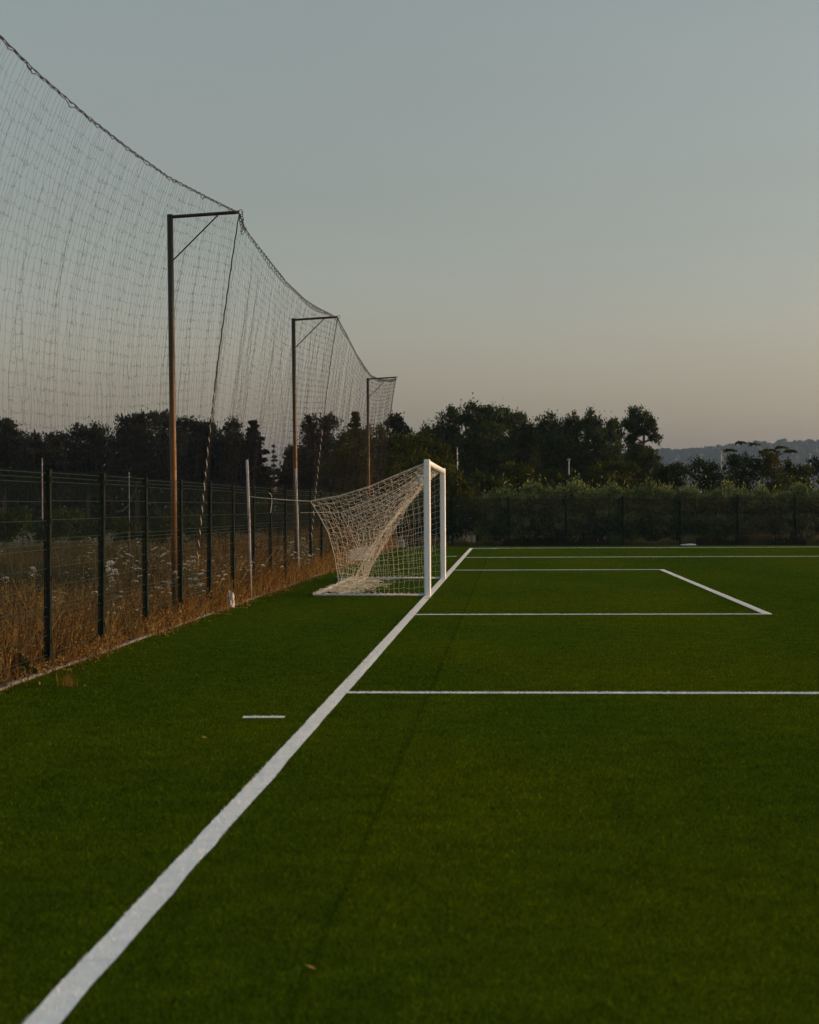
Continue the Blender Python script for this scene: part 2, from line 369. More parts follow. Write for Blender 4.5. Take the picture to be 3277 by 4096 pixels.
def fence(name, label, pts):                     # pts: post positions
    root = empty(name, (*pts[0], 0), label, 'fence')
    post0 = panel0 = None
    for i, p in enumerate(pts):
        loc = (p[0]-pts[0][0], p[1]-pts[0][1], 0)
        ang = math.atan2(pts[min(i+1, len(pts)-1)][1]-pts[max(i-1, 0)][1], pts[min(i+1, len(pts)-1)][0]-pts[max(i-1, 0)][0])
        if post0 is None: q = post0 = post_mesh(MB()).build('post', M['fence_green'], root)
        else: q = post0.copy(); COL.objects.link(q); q.parent = root
        q.location = (*loc[:2], rng.normal(0, .008)); q.rotation_euler = (rng.normal(0, .004), rng.normal(0, .004), 0)
        if i < len(pts)-1:
            d = np.array(pts[i+1])-np.array(p); l = math.hypot(*d); a = math.atan2(d[1], d[0])
            if panel0 is None: q = panel0 = mk('mesh_panel', PV, PF, M['wire_green'], root)
            else: q = panel0.copy(); COL.objects.link(q); q.parent = root
            sgn = 1
            q.location = (loc[0]+math.cos(a)*.02, loc[1]+math.sin(a)*.02, rng.normal(0, .006)); q.rotation_euler = (0, 0, a); q.scale = ((l-.04)/2.36, 1, 1)
    return root
ly = [-18.9, -16.5, -14.12, -11.80, -9.35, -6.97, -4.58, -2.25, .12, 2.45, 4.65, 7.0, 9.35]
while ly[-1] < 37.5: ly.append(ly[-1]+2.4)
ly.append(40.4)
fence('mesh_fence', 'dark green welded mesh fence with square posts along the left edge of the turf', [(-3.3, v) for v in ly])
fx = [-3.3+2.4*i for i in range(0, 13)]
fx[0] = -3.2
far_fence = fence('mesh_fence', 'distant green mesh fence behind the far touchline in front of the olive trees', [(v, 40.4) for v in fx])

# see-through dark green sheet added on the far fence to darken the hedge
dk_mat = bpy.data.materials.new('darkening_sheet'); dk_mat.use_nodes = True; t_ = dk_mat.node_tree
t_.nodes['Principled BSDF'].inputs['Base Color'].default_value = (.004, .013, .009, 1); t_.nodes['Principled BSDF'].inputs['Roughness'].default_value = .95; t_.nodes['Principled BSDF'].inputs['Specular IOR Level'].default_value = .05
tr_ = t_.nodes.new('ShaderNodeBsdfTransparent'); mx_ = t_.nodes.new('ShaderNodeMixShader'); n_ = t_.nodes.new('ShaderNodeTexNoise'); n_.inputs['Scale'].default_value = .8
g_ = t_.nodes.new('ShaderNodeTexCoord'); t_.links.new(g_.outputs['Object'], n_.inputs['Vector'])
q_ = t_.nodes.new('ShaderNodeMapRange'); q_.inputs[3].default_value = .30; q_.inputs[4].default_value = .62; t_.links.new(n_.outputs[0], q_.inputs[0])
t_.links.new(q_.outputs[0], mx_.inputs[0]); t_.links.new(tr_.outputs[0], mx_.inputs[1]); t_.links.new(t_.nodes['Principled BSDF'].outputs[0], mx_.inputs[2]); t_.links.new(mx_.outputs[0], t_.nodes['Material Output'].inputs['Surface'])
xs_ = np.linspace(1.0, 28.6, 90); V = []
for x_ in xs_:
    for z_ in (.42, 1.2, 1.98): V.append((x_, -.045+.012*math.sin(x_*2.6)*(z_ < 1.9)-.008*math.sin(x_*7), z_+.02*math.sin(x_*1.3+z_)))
mk('darkening_sheet', V, [(3*i+j, 3*i+3+j, 3*i+4+j, 3*i+1+j) for i in range(89) for j in range(2)], dk_mat, far_fence)

# ------------------------------------------------------------------ tall net poles and the ball-stop net
XP, XR = -3.42, -2.43
poles = [(-27.0, 6.05), (-6.75, 6.02), (7.6, 6.07), (28.0, 6.22)]
ARMLAB = {1: 'tall rusty brown net pole with arm and brace, largest and nearest', 2: 'net pole with arm behind the nearer white stakes, second largest of three', 3: 'farthest and smallest net pole with arm, left of the goal', 0: 'net pole outside the view'}
for i, (py, hz) in enumerate(poles):
    if i == 0: continue
    t = empty('net_pole', (XP, py, 0), ARMLAB[i], 'net pole', 'poles carrying the tall net')
    lean = -.045 if i < 3 else -.02
    MB().tube([(-.0, 0, -.05), (lean*.3, 0, 2.0), (lean*.7, 0, 4.2), (lean, 0, hz)], [.050, .049, .047, .046], 16).build('pole', M['pole_paint'], t, smooth=True)
    MB().tube([(lean+.03, 0, hz-.035), (XR-XP, 0, hz+.02)], .026, 10).build('arm', M['arm_paint'], t)
    MB().tube([(lean+.04, 0, hz-.68), (XR-XP-.32, 0, hz-.02)], .011, 8).build('brace', M['arm_paint'], t)
    an = np.linspace(0, 2*PI, 15)
    MB().tube([(XR-XP+.02+.035*math.cos(a), 0, hz+.02+.035*math.sin(a)) for a in an], .006, 6, cap=False).build('ring', M['arm_paint'], t)
RP = np.array([(-27, 6.05), (-24, 5.72), (-21, 5.47), (-18.48, 5.38), (-17.5, 5.36), (-15.8, 5.385), (-14, 5.45), (-12, 5.55), (-9.2, 5.80), (-7.2, 5.99), (-6.75, 6.02), (-6.3, 5.92), (-5.9, 5.87), (-3.9, 5.79), (-1.54, 5.71), (1.26, 5.73), (3.3, 5.82), (5.6, 5.96), (7.6, 6.07), (8.3, 6.0), (9.95, 5.88), (12.5, 5.66), (15, 5.53), (17, 5.47), (20, 5.58), (23.7, 5.83), (28, 6.2)])
def ropez(y): return np.interp(y, RP[:, 0], RP[:, 1])
_fr = np.random.default_rng(21); FOLDS = []
for yi in (-20.6, -18.7, -17.4, -16.5, -15.1, -9.9, -8.9, -7.2, -6.9, -6.55): FOLDS.append((yi, _fr.uniform(.07, .13), _fr.uniform(.16, .30), _fr.normal(0, .05), _fr.uniform(0, 1.4)))
yi = -6.2
while yi < 7.4: FOLDS.append((yi, _fr.uniform(.06, .15), _fr.uniform(.14, .30), _fr.normal(0, .06), _fr.uniform(-.2, 1.2))); yi += _fr.uniform(.3, 1.1)
yi = 8.3
while yi < 27.6: FOLDS.append((yi, _fr.uniform(.06, .14), _fr.uniform(.18, .36), _fr.normal(0, .06), _fr.uniform(0, 1.6))); yi += _fr.uniform(.7, 2.4)
def fold(y, s):                                   # how the cloth swings and gathers, s = metres below the rope
    g = 1-np.exp(-s*.6)
    x = .02*np.sin(y*2*PI/2.7+.5+s*.1)+np.where(y < -7.3, .004, .012)*np.sin(y*2*PI/.55+1.5*np.sin(y*.9))
    for (yi, a, w, sl, st) in FOLDS:
        u = (y-yi-sl*s)/w
        x = x - 2.5*a*u*np.exp(-u*u)*np.clip((s-st)*.8+.15, 0, 1.4)
    return g*x
def netpt(y, s):
    t = s/5.0
    yb = np.clip((y+27)/20.25, 0, 1)
    f = np.where(t < .5, 1-(1-t/.5)**2, 1-.45*((t-.5)/.5)**2); q = yb**4
    bow = np.where(y < -6.75, -.56*f*(1-q)-.60*t**.85*q, -.66*t**.85)
    nearpole = np.exp(-((y-7.6)/.5)**2)+np.exp(-((y+6.75)/.5)**2)+np.exp(-((y-28)/.5)**2)
    x = XR + bow + fold(y, s)*(1-.5*nearpole)
    yy = y + .06*np.sin(y*2*PI/1.35+1)*(1-np.exp(-s)) + .035*np.sin(y*2*PI/.62+s*.4)
    z = ropez(y) - s + .012*np.sin(y*37+s*9)
    return np.stack(np.broadcast_arrays(x, yy, z), -1)
net = empty('ball_stop_net', (XR, 0, 0), 'tall sagging dark ball-stop net hung in folds along the left fence', 'net')
root0 = np.array([XR, 0, 0])
ys = np.arange(-27, 28.01, .10); depth = 4.95
ss = np.concatenate([[0], np.linspace(.05, depth, 42)])
jit = rng.normal(0, .012, len(ys))
P = netpt((ys+jit)[:, None], ss[None, :])
nv = rng.normal(0, 1, P.shape)*.006; nv[:, 0] = 0; P = P+nv
dist = np.linalg.norm(P-CAM, axis=2)
rad = .00066+.000014*dist
V1, F1 = tubes(P, rad, 3)
# cross strands: slack between the knots
K = np.arange(2, 43, 1)
sub = 3
ysf = np.interp(np.arange(0, (len(ys)-1)*sub+1)/sub, np.arange(len(ys)), ys+jit)
Q = []
for j in K:
    base = np.stack([np.interp(np.arange(len(ysf))/sub, np.arange(len(ys)), P[:, j, c]) for c in range(3)], -1)
    sag = np.where(np.arange(len(ysf)) % sub == 0, 0, 1)
    amp = (.008+.02*np.abs(np.sin(ysf*2.1+j)))*sag
    base[:, 2] -= amp*rng.uniform(.3, 1.6, len(ysf)); base[:, 0] += amp*rng.normal(0, .7, len(ysf))
    Q.append(base)
Q = np.array(Q); distq = np.linalg.norm(Q-CAM, axis=2)
V2, F2 = tubes(Q, .00062+.000012*distq, 3)
mk('netting', np.concatenate([V1, V2])-root0, np.concatenate([F1, F2+len(V1)]), M['net_dark'], net)
# head rope with lacing
yr = np.arange(-27, 28, .03); hr = np.stack([np.full_like(yr, XR), yr, ropez(yr)+.004*np.sin(yr*20)], -1)
bay = np.where(yr < -6.75, .16, 1.0); loose = bay*(.55+.45*np.sin(yr*.55)**2)
lac = hr.copy(); ph = yr*2*PI/np.where(yr < -6.75, .19, .27)
lac[:, 0] += .032*loose*np.cos(ph); lac[:, 2] += -.05*loose + .05*loose*np.sin(ph); lac[:, 2] -= .03*(np.sin(yr*3.1) > .985)
V1, F1 = tubes(hr, .0045, 6); V2, F2 = tubes(lac, .0042, 5)
sc2 = hr.copy(); k_ = np.abs(((yr*1.15+.3*np.sin(yr*1.7)) % 1)-.5)*2; sc2[:, 2] += -.02-.05*k_**6*(.4+.6*np.sin(yr*5.3)**2)
V3, F3 = tubes(sc2, .0042, 5)
mk('head_rope', np.concatenate([V1, V2, V3])-root0, np.concatenate([F1, F2+len(V1), F3+len(V1)+len(V2)]), M['rope_dark'], net)
# drop ropes below each arm: a dark rope with a pale cord wound round it
for py, hz in poles[1:]:
    s = np.linspace(0, 5.15, 700); c = netpt(np.full_like(s, py), s*.96); c[:, 2] = hz-s
    w1 = c.copy(); w1[:, 0] += .003*np.cos(s*24); w1[:, 1] += .003*np.sin(s*24)
    V1, F1 = tubes(w1, .0105 if py < 0 else .0095, 6)
    kn = []
    mk('drop_rope', V1-root0, F1, M['rope_dark'], net)
    if py < 20:
        q = s > 2.6; w2 = c[q].copy(); sq = s[q]
        w2[:, 0] += .008*np.cos(sq*2*PI/.17+1); w2[:, 1] += .011*np.sin(sq*2*PI/.17+1)
        V1, F1 = tubes(w2, .0062, 6); mk('tie_cord', V1-root0, F1, M['rope_pale'], net)
# knotted tangle at the first arm end
pts = [(XR+.03*math.sin(a*1.7)+.02, -6.75+.06*a/6, 6.02-.012*a+.03*math.cos(a*2.3)) for a in np.linspace(0, 22, 90)]
V1, F1 = tubes(np.array(pts), .0055, 5); mk('knot', V1-root0, F1, M['rope_dark'], net)

# ------------------------------------------------------------------ goal
GY0, GY1, GH = 0.0, 7.44, 2.56
goal = empty('football_goal', (0, 0, 0), 'white football goal with its net pulled back, standing on the goal line', 'goal')
for gy in (GY0, GY1):
    p = MB().box((0, gy, (GH-.002)/2+.0), (.06, .052, (GH-.002)/2), .028).build('post', M['post_white'], goal, smooth=False)
    for z in (2.42, 2.22): 
        b = MB(); b.tube([(-.012, gy-.0525, z), (-.012, gy-.056, z)], .006, 8); b.build('bolt', M['rope_dark'], goal)
an = np.linspace(0, 2*PI, 17)[:-1]
mb = MB(); mb.tube([(0, .05, GH-.062), (0, GY1-.05, GH-.062)], .056, 20); mb.build('crossbar', M['post_white'], goal, smooth=True)
BX = -2.13
MB().tube([(-.06, 0, .03), (BX, 0, .03)], .024, 10).build('ground_bar', M['bar_white'], goal, smooth=True)
MB().tube([(-.06, GY1, .03), (BX, GY1, .03)], .024, 10).build('ground_bar', M['bar_white'], goal, smooth=True)
MB().tube([(BX, -.02, .032), (BX, GY1+.02, .032)], .024, 10).build('back_bar', M['bar_white'], goal, smooth=True)
gnet = empty('net', (0, 0, 0), None, None); gnet.parent = goal
def curve(pts, u):                                 # smooth curve through points, u in 0..1 by chord length
    pts = np.array(pts, float); l = np.r_[0, np.cumsum(np.linalg.norm(np.diff(pts, axis=0), axis=1))]; l /= l[-1]
    return np.stack([np.interp(u, l, pts[:, c]) for c in range(pts.shape[1])], -1)
C1 = (-2.19, 1.79); C2 = (-2.37, 1.56)
def side_net(gy, C, topsag, back, nx, nz, jit):
    U = np.linspace(0, 1, nx); Vv = np.linspace(0, 1, nz)
    top = curve([(-.06, 2.47), (-.55, 2.27-topsag), (-1.1, 2.04-topsag), (-1.65, 1.87-topsag*.6), C], U)
    bot = np.stack([-.07+U*(back[-1][0]+.07), np.full(nx, .05)], -1)
    bk = curve([C]+back, 1-Vv); fr = np.stack([np.full(nz, -.065), .06+Vv*2.42], -1)
    G = np.zeros((nx, nz, 3))
    for a in range(nx):
        for b in range(nz):
            u, v = U[a], Vv[b]
            p = (1-v)*bot[a]+v*top[a]+(1-u)*fr[b]+u*bk[b] - ((1-u)*(1-v)*bot[0]+u*(1-v)*bot[-1]+(1-u)*v*top[0]+u*v*top[-1])
            G[a, b] = (p[0], gy, p[1])
    G[..., 1] += .03*np.sin(G[..., 0]*4+G[..., 2]*3)
    G[1:-1, 1:-1] += rng.normal(0, jit, (nx-2, nz-2, 3))
    G[:, :, 2] -= .02*np.sin(np.linspace(0, PI, nx))[:, None]*(1-Vv)[None, :]
    G[:, :, 2] = np.maximum(G[:, :, 2], .02)
    return G
def refine(P, sub=3, sag=.01):
    S, N, _ = P.shape; t = np.arange((N-1)*sub+1)/sub
    Q = np.stack([[np.interp(t, np.arange(N), P[i, :, c]) for c in range(3)] for i in range(S)], 0).transpose(0, 2, 1)
    f = (t % 1); Q[..., 2] -= sag*np.sin(PI*f)[None]*rng.uniform(.4, 1.5, Q.shape[:2]); return Q
def weave(G, r, sag=.01, mname='net_white', name='netting', parent=None, edge=True):
    A = refine(G, 3, 0.0); B = refine(G.transpose(1, 0, 2), 3, sag)
    V1, F1 = tubes(A, r, 4); V2, F2 = tubes(B, r, 4)
    Vs, Fs = [V1, V2], [F1, F2+len(V1)]
    return mk(name, np.concatenate(Vs), np.concatenate(Fs), M[mname], parent)
G = side_net(0.0, C1, 0.0, [(-2.02, 1.5), (-1.86, 1.2), (-1.74, .75), (-1.68, .35), (-1.66, .05)], 18, 20, .010)
o = weave(G, .0025, .012, 'net_white', 'side_netting', gnet)
G2 = side_net(GY1, C2, .02, [(-2.2, 1.2), (-2.0, .8), (-1.9, .35), (-1.85, .05)], 18, 20, .014)
weave(G2, .0022, .012, 'net_white', 'side_netting', gnet)
def roof_net(ns, nu):
    S = np.linspace(0, 1, ns); G = np.zeros((ns, nu, 3)); U = np.linspace(0, 1, nu)
    near = curve([(-.05, 2.46), (-.55, 2.27), (-1.1, 2.04), (-1.65, 1.87), C1, (-2.02, 1.5), (-1.86, 1.2), (-1.74, .75), (-1.68, .35), (-1.68, .04)], U)
    far = curve([(-.05, 2.46), (-.9, 2.14), (-1.7, 1.80), C2, (-2.15, 1.2), (-1.95, .8), (-1.88, .35), (-1.86, .04)], U)
    mid = curve([(-.05, 2.46), (-.35, 2.12), (-.75, 1.62), (-1.12, 1.05), (-1.38, .6), (-1.56, .25), (-1.66, .04)], U)
    for i, s in enumerate(S):
        wn = max(0, 1-s/.34)**1.6; wf = max(0, 1-(1-s)/.24)**1.8
        wm = 1-wn-wf
        q = near*wn+far*wf+mid*wm
        q = q + np.stack([-.02*np.sin(U*PI)*np.sin(s*23), .03*np.sin(U*PI)*np.sin(s*17+1)], -1)
        G[i, :, 0] = q[:, 0]; G[i, :, 2] = q[:, 1]; G[i, :, 1] = s*GY1 - .9*np.sin(U*PI*.5)*0.25*np.sin(s*PI)
    a_, b_ = np.meshgrid(np.linspace(0, 1, ns), U, indexing='ij'); e_ = np.sin(PI*a_)*np.sin(PI*b_)       # slack: loose waves in the hanging cloth
    G[:, :, 0] += e_*(.05*np.sin(a_*14+b_*5)+.03*np.sin(a_*31-b_*9)); G[:, :, 2] += e_*(.04*np.sin(a_*11+b_*13+1)); G[:, :, 1] += e_*.06*np.sin(b_*17+a_*6)
    G[1:-1, 1:-1] += rng.normal(0, .016, (ns-2, nu-2, 3)); G[:, :, 2] = np.maximum(G[:, :, 2], .02)
    return G
weave(roof_net(54, 29), .0019, .014, 'net_white', 'back_netting', gnet)
# hems, lacing on the bars, netting heaped on the ground behind
hem = [curve([(-.06, 2.48), (-.55, 2.28), (-1.1, 2.05), (-1.65, 1.88), C1], np.linspace(0, 1, 30))]
P = np.stack([hem[0][:, 0], np.full(30, -.0), hem[0][:, 1]+.005], -1); V1, F1 = tubes(P, .006, 5)
hb = curve([C1, (-2.02, 1.5), (-1.86, 1.2), (-1.74, .75), (-1.68, .35), (-1.66, .03)], np.linspace(0, 1, 40)); P = np.stack([hb[:, 0], np.zeros(40), hb[:, 1]], -1); V2, F2 = tubes(P, .0055, 5)
hf = curve([(-.06, 2.48), (-.9, 2.15), (-1.7, 1.81), C2, (-2.2, 1.2), (-2.0, .8), (-1.9, .35), (-1.85, .03)], np.linspace(0, 1, 50)); P = np.stack([hf[:, 0], np.full(50, GY1), hf[:, 1]], -1); V3, F3 = tubes(P, .0055, 5)
sp = []
for gy in (0.0, GY1):
    t = np.linspace(0, 1, 260); sp.append(np.stack([-.08+t*(BX+.1), gy+.032*np.cos(t*2*PI*16), .034+.032*np.sin(t*2*PI*16)], -1))
V4, F4 = tubes(np.array(sp), .004, 4)
z_ = np.linspace(.05, 2.45, 80); P = np.stack([-.066+.006*np.sin(z_*21), .0*z_, z_], -1); V5, F5 = tubes(np.stack([P, P+np.array([0, GY1, 0])]), .004, 4)
for v_, f_ in ((V1, F1), (V2, F2), (V3, F3)): mk('hem_cord', v_, f_, M['net_white'], gnet)
for P_, r_, nm_ in ((sp[0], .004, 'bar_lacing'), (sp[1], .004, 'bar_lacing'), (P, .004, 'post_lacing'), (P+np.array([0, GY1, 0]), .004, 'post_lacing')):
    v_, f_ = tubes(P_, r_, 4); mk(nm_, v_, f_, M['net_white'], gnet)
sq = []
for i in range(160):
    yy = rng.uniform(.05, 7.2); lobe = .75*math.exp(-((yy-3.4)/1.5)**2)
    c = np.array([rng.uniform(-2.12, -1.62+lobe*.5), yy, .02]); n = 22
    a0 = rng.uniform(0, 2*PI); th = a0+np.cumsum(rng.normal(0, .75, n)); st = .045
    p = c+np.stack([np.cumsum(np.cos(th))*st, np.cumsum(np.sin(th))*st, np.zeros(n)], -1)
    p[:, 0] = np.clip(p[:, 0], -2.16, -1.0); p[:, 1] = np.clip(p[:, 1], .0, 7.45)
    p[:, 2] = .012+rng.uniform(0, .07)*np.abs(np.sin(np.linspace(0, PI, n)*2+i))+.03*np.exp(-((p[:, 0]+2.0)/.15)**2)
    sq.append(p)
V1, F1 = tubes(np.array(sq), .0026, 4)
sq = []                                            # doubled band of netting gathered in the back panel
for i in range(80):
    s = rng.uniform(0, 1); yy = 5.0+1.6*s; z0 = rng.uniform(.50, .78); n = 14
    p = np.stack([np.linspace(-2.02, -1.50, n)+(z0-.6)*.25, yy+rng.normal(0, .03, n).cumsum()*.5, z0+.05*np.linspace(-.6, 1, n)+rng.normal(0, .012, n)], -1); sq.append(p)
V2, F2 = tubes(np.array(sq), .0020, 4)
mk('heaped_netting', np.concatenate([V1, V2]), np.concatenate([F1, F2+len(V1)]), M['net_white'], gnet)
# paper tag hung on the near side netting
def thing_mesh(name, mbx, m, loc, label, cat, group=None, smooth=False):
    o = mbx.build(name, m, smooth=smooth); o.location = [float(v) for v in loc]; return tag(o, label, cat, group)
tg = MB()
n = 6; Vt = []
for i in range(n+1):
    z = -i/n*.15; xx = .012*math.sin(i*.9)+.02*i/n
    Vt += [(xx-.028, -.02-.004*math.sin(i), z), (xx+.028, -.022, z)]
tg.add(Vt, [(2*i, 2*i+1, 2*i+3, 2*i+2) for i in range(n)])
M['paper'] = mat('paper_tag', (.66,.67,.68), .8); M['ink'] = mat('ink', (.02,.02,.05), .8)
lbl = tg.build('paper_tag', M['paper'], gnet); lbl.location = (-.165, 0, 2.26); lbl['label'] = 'small white paper tag with dark writing'
ink = MB()
def stroke(pts): ink.tube([(x, -.027, z) for x, z in pts], .0022, 4)
zc = -.035
stroke([(-.008+.011*math.cos(a)+.012, zc+.010*math.sin(a)) for a in np.linspace(0, 2*PI, 9)])
stroke([(.008, zc-.022), (.008, zc-.034)]); stroke([(-.006, zc-.045), (.022, zc-.045)]); stroke([(-.004, zc-.058), (.024, zc-.060)])
stroke([(-.002, zc-.085), (.014, zc-.072), (.028, zc-.088)]); stroke([(.006, zc-.080), (.022, zc-.081)])
ik = ink.build('writing', M['ink'], gnet); ik.location = lbl.location

# guy cords from the stakes to the net corners
def cord(name, a, b, sag, r, label, m='rope_pale'):
    a, b = np.array(a, float), np.array(b, float); t = np.linspace(0, 1, 24)[:, None]
    P = a+(b-a)*t; P[:, 2] -= sag*np.sin(PI*t[:, 0]); V, F = tubes(P-a, r, 5)
    o = mk(name, V, F, M[m]); o.location = a.tolist(); return tag(o, label, 'rope')
for k_, (px, top, yy, lab) in enumerate([(-3.46, 2.56, -.58, 'pale grey pipe stake left of the goal, the nearer and taller looking one'), (-3.46, 2.55, 6.55, 'pale grey pipe stake standing in front of the second net pole')]):
    o = MB(); o.tube([(0, 0, -.05), (-.02, 0, 1.3), (-.055, 0, top)], .025, 14); o = o.build('stake', M['stake'], smooth=True); o.location = (px+.22, yy, 0); tag(o, lab, 'stake', 'pale stakes behind the goal')
cord('guy_cord', (-3.27, -.58, 1.88), (C1[0], 0, C1[1]), .01, .005, 'pale cord stretched from the nearer stake to the near corner of the goal net')
cord('guy_cord', (-3.29, 7.0, 1.55), (C2[0], GY1, C2[1]), .0, .0045, 'pale cord stretched from the fence to the far corner of the goal net')
V, F = tubes(np.array([at(525+3*math.sin(i*.7), 1040+i*3, .82) for i in range(14)]), .004, 4)
# cable loops hung on the fence
def hang(pts, Xp, r, label, m='rope_dark'):
    P = []
    for (x, y) in pts:
        d = ray(x, y); P.append(CAM+d*((Xp-CAM[0])/d[0]))
    P = np.array(P); t = np.linspace(0, 1, 30); Q = curve(P, t); a = Q[0].copy(); V, F = tubes(Q-a, r, 5)
    o = mk('cable', V, F, M[m]); o.location = a.tolist(); tag(o, label, 'cable', 'cables hanging on the mesh fence')
hang([(218,1010),(222,1035),(233,1060),(246,1078),(258,1076),(272,1062),(284,1035),(292,1012)], -3.25, .005, 'slack dark cable looped between the second and third fence posts')
hang([(312,1010),(318,1035),(328,1060),(338,1078),(346,1095)], -3.25, .006, 'dark cable slanting down the panel right of the third fence post')
hang([(567,1037),(572,1043),(573,1055),(571,1072),(570,1080)], -3.24, .005, 'short pale cord end hanging from a fence post near the goal', 'rope_pale')

# ------------------------------------------------------------------ foliage
def leaf_quads(C, size, elong=1.6, upbias=0.3):
    n = len(C); d = rng.normal(0, 1, (n, 3)); d[:, 2] += upbias*2; d /= np.linalg.norm(d, axis=1, keepdims=True)
    e = rng.normal(0, 1, (n, 3)); e -= (e*d).sum(1, keepdims=True)*d; e /= np.linalg.norm(e, axis=1, keepdims=True)
    s = (size*rng.uniform(.6, 1.4, n))[:, None]
    V = np.stack([C-d*s*elong*.5, C+e*s*.5, C+d*s*elong*.5, C-e*s*.5], 1).reshape(-1, 3)
    return V, np.arange(4*n).reshape(-1, 4)
def crown(blobs, base, n_per_m2, size, elong, upb, clump=.30, shell=.62, ydepth=1.0, spike=0.0):
    """blobs in local metres: (x,y,z,rx,ry,rz)"""
    Cs, Ts = [], []
    for (bx, by, bz, rx, ry, rz) in blobs:
        area = 4*(rx*rz+ry*rz+rx*ry)/3*PI
        n = int(area*n_per_m2); nc = max(10, int(area*2.6/(clump*max(rx, rz)*2+.25)))
        d = rng.normal(0, 1, (nc, 3)); d /= np.linalg.norm(d, axis=1, keepdims=True)
        rad = rng.uniform(shell, 1.0, nc)[:, None]*(1+rng.normal(0, .06, nc))[:, None]
        cc = d*rad*np.array([rx, ry, rz]); ct = rng.uniform(0, 1, nc)
        k = rng.integers(0, nc, n); sg = clump*np.array([rx, ry, rz*.8])*.5+.04
        loc = cc[k]+rng.normal(0, 1, (n, 3))*sg*rng.uniform(.5, 1.2, nc)[k][:, None]
        if spike: loc[:, 2] += spike*rng.exponential(1, n)*(rng.uniform(0, 1, n) < .15)
        Cs.append(loc+np.array([bx, by, bz])); Ts.append(np.clip(ct[k]*.65+rng.uniform(0, .35, n), 0, 1))
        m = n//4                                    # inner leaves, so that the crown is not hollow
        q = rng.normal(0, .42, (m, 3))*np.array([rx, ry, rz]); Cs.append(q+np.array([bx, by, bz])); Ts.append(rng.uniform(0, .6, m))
    C = np.concatenate(Cs); T = np.concatenate(Ts); k = C[:, 2] > .05; C, T = C[k], T[k]
    V, F = leaf_quads(C, size, elong, upb)
    return V, F, np.repeat(T, 4)
def trunk(mbx, H, r, blobs, lean=0.0, bare=0.0):
    pts = [(0, 0, -.1), (lean*.3, .05, H*.33), (lean*.7, -.05, H*.66), (lean, 0, H*.92)]
    mbx.tube(pts, [r, r*.8, r*.55, r*.2], 9)
    for (bx, by, bz, rx, ry, rz) in blobs:
        z0 = max(.3, min(bz-rz*.8, H*.8)); f = z0/H; x0 = lean*f
        mbx.tube([(x0, 0, z0), ((x0+bx)/2+.1, by/2, (z0+bz)/2+.05), (bx, by, bz+rz*.3)], [r*.45, r*.3, r*.1], 6)
    return mbx
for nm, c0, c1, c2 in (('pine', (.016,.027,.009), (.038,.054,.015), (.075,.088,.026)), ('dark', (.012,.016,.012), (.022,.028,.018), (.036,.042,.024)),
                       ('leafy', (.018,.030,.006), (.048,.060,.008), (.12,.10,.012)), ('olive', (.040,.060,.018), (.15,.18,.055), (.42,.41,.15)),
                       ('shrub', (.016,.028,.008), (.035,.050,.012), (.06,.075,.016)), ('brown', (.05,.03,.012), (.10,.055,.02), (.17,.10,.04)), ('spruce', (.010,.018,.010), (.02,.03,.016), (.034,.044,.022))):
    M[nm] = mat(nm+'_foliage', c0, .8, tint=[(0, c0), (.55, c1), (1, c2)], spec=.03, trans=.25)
SP = {  # leaf density, leaf size, elongation, up bias, clump, shell, spike
 'pine': (230, .070, 2.3, .9, .30, .5, .02), 'dark': (150, .088, 2.0, .8, .34, .45, .04), 'leafy': (150, .082, 1.5, .1, .30, .5, .05), 'olive': (330, .055, 3.0, .9, .36, .35, .16),
 'shrub': (110, .09, 1.7, .4, .34, .4, .06), 'brown': (120, .07, 1.8, .5, .4, .4, .05), 'spruce': (85, .11, 2.0, -.2, .3, .4, .0)}
def plant(name, label, cat, Y, blobs, kind, group=None, tr=.0, dens=1.0, foliage='crown', lean=0.0, yd=.9):
    k = pxm(Y); cx = sum(b[0] for b in blobs)/len(blobs)
    base = at(cx, 1100, Y); base[2] = -.05
    L = []
    for (x, y, rx, ry) in blobs:
        p = at(x, y, Y); ox = rng.uniform(-.5, .5)*rx*k
        L.append((p[0]-base[0], ox, p[2]-base[2], rx*k*.86, (rx+ry)/2*k*yd, ry*k*.86))
    H = max(b[2]+b[5] for b in L)
    t = empty(name, base, label, cat, group)
    d_, sz, el, ub, cl, sh, spk = SP[kind]
    sz *= (.62+.0042*(Y-CAM[1])); d_ = d_/(.62+.0042*(Y-CAM[1]))**2
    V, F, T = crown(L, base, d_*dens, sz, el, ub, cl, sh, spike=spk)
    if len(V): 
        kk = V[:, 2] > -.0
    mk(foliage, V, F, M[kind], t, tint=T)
    r = tr if tr else max(.05, H*.022)
    trunk(MB(), H, r, L, lean).build('trunk', M['bark'], t, smooth=True)
    return t
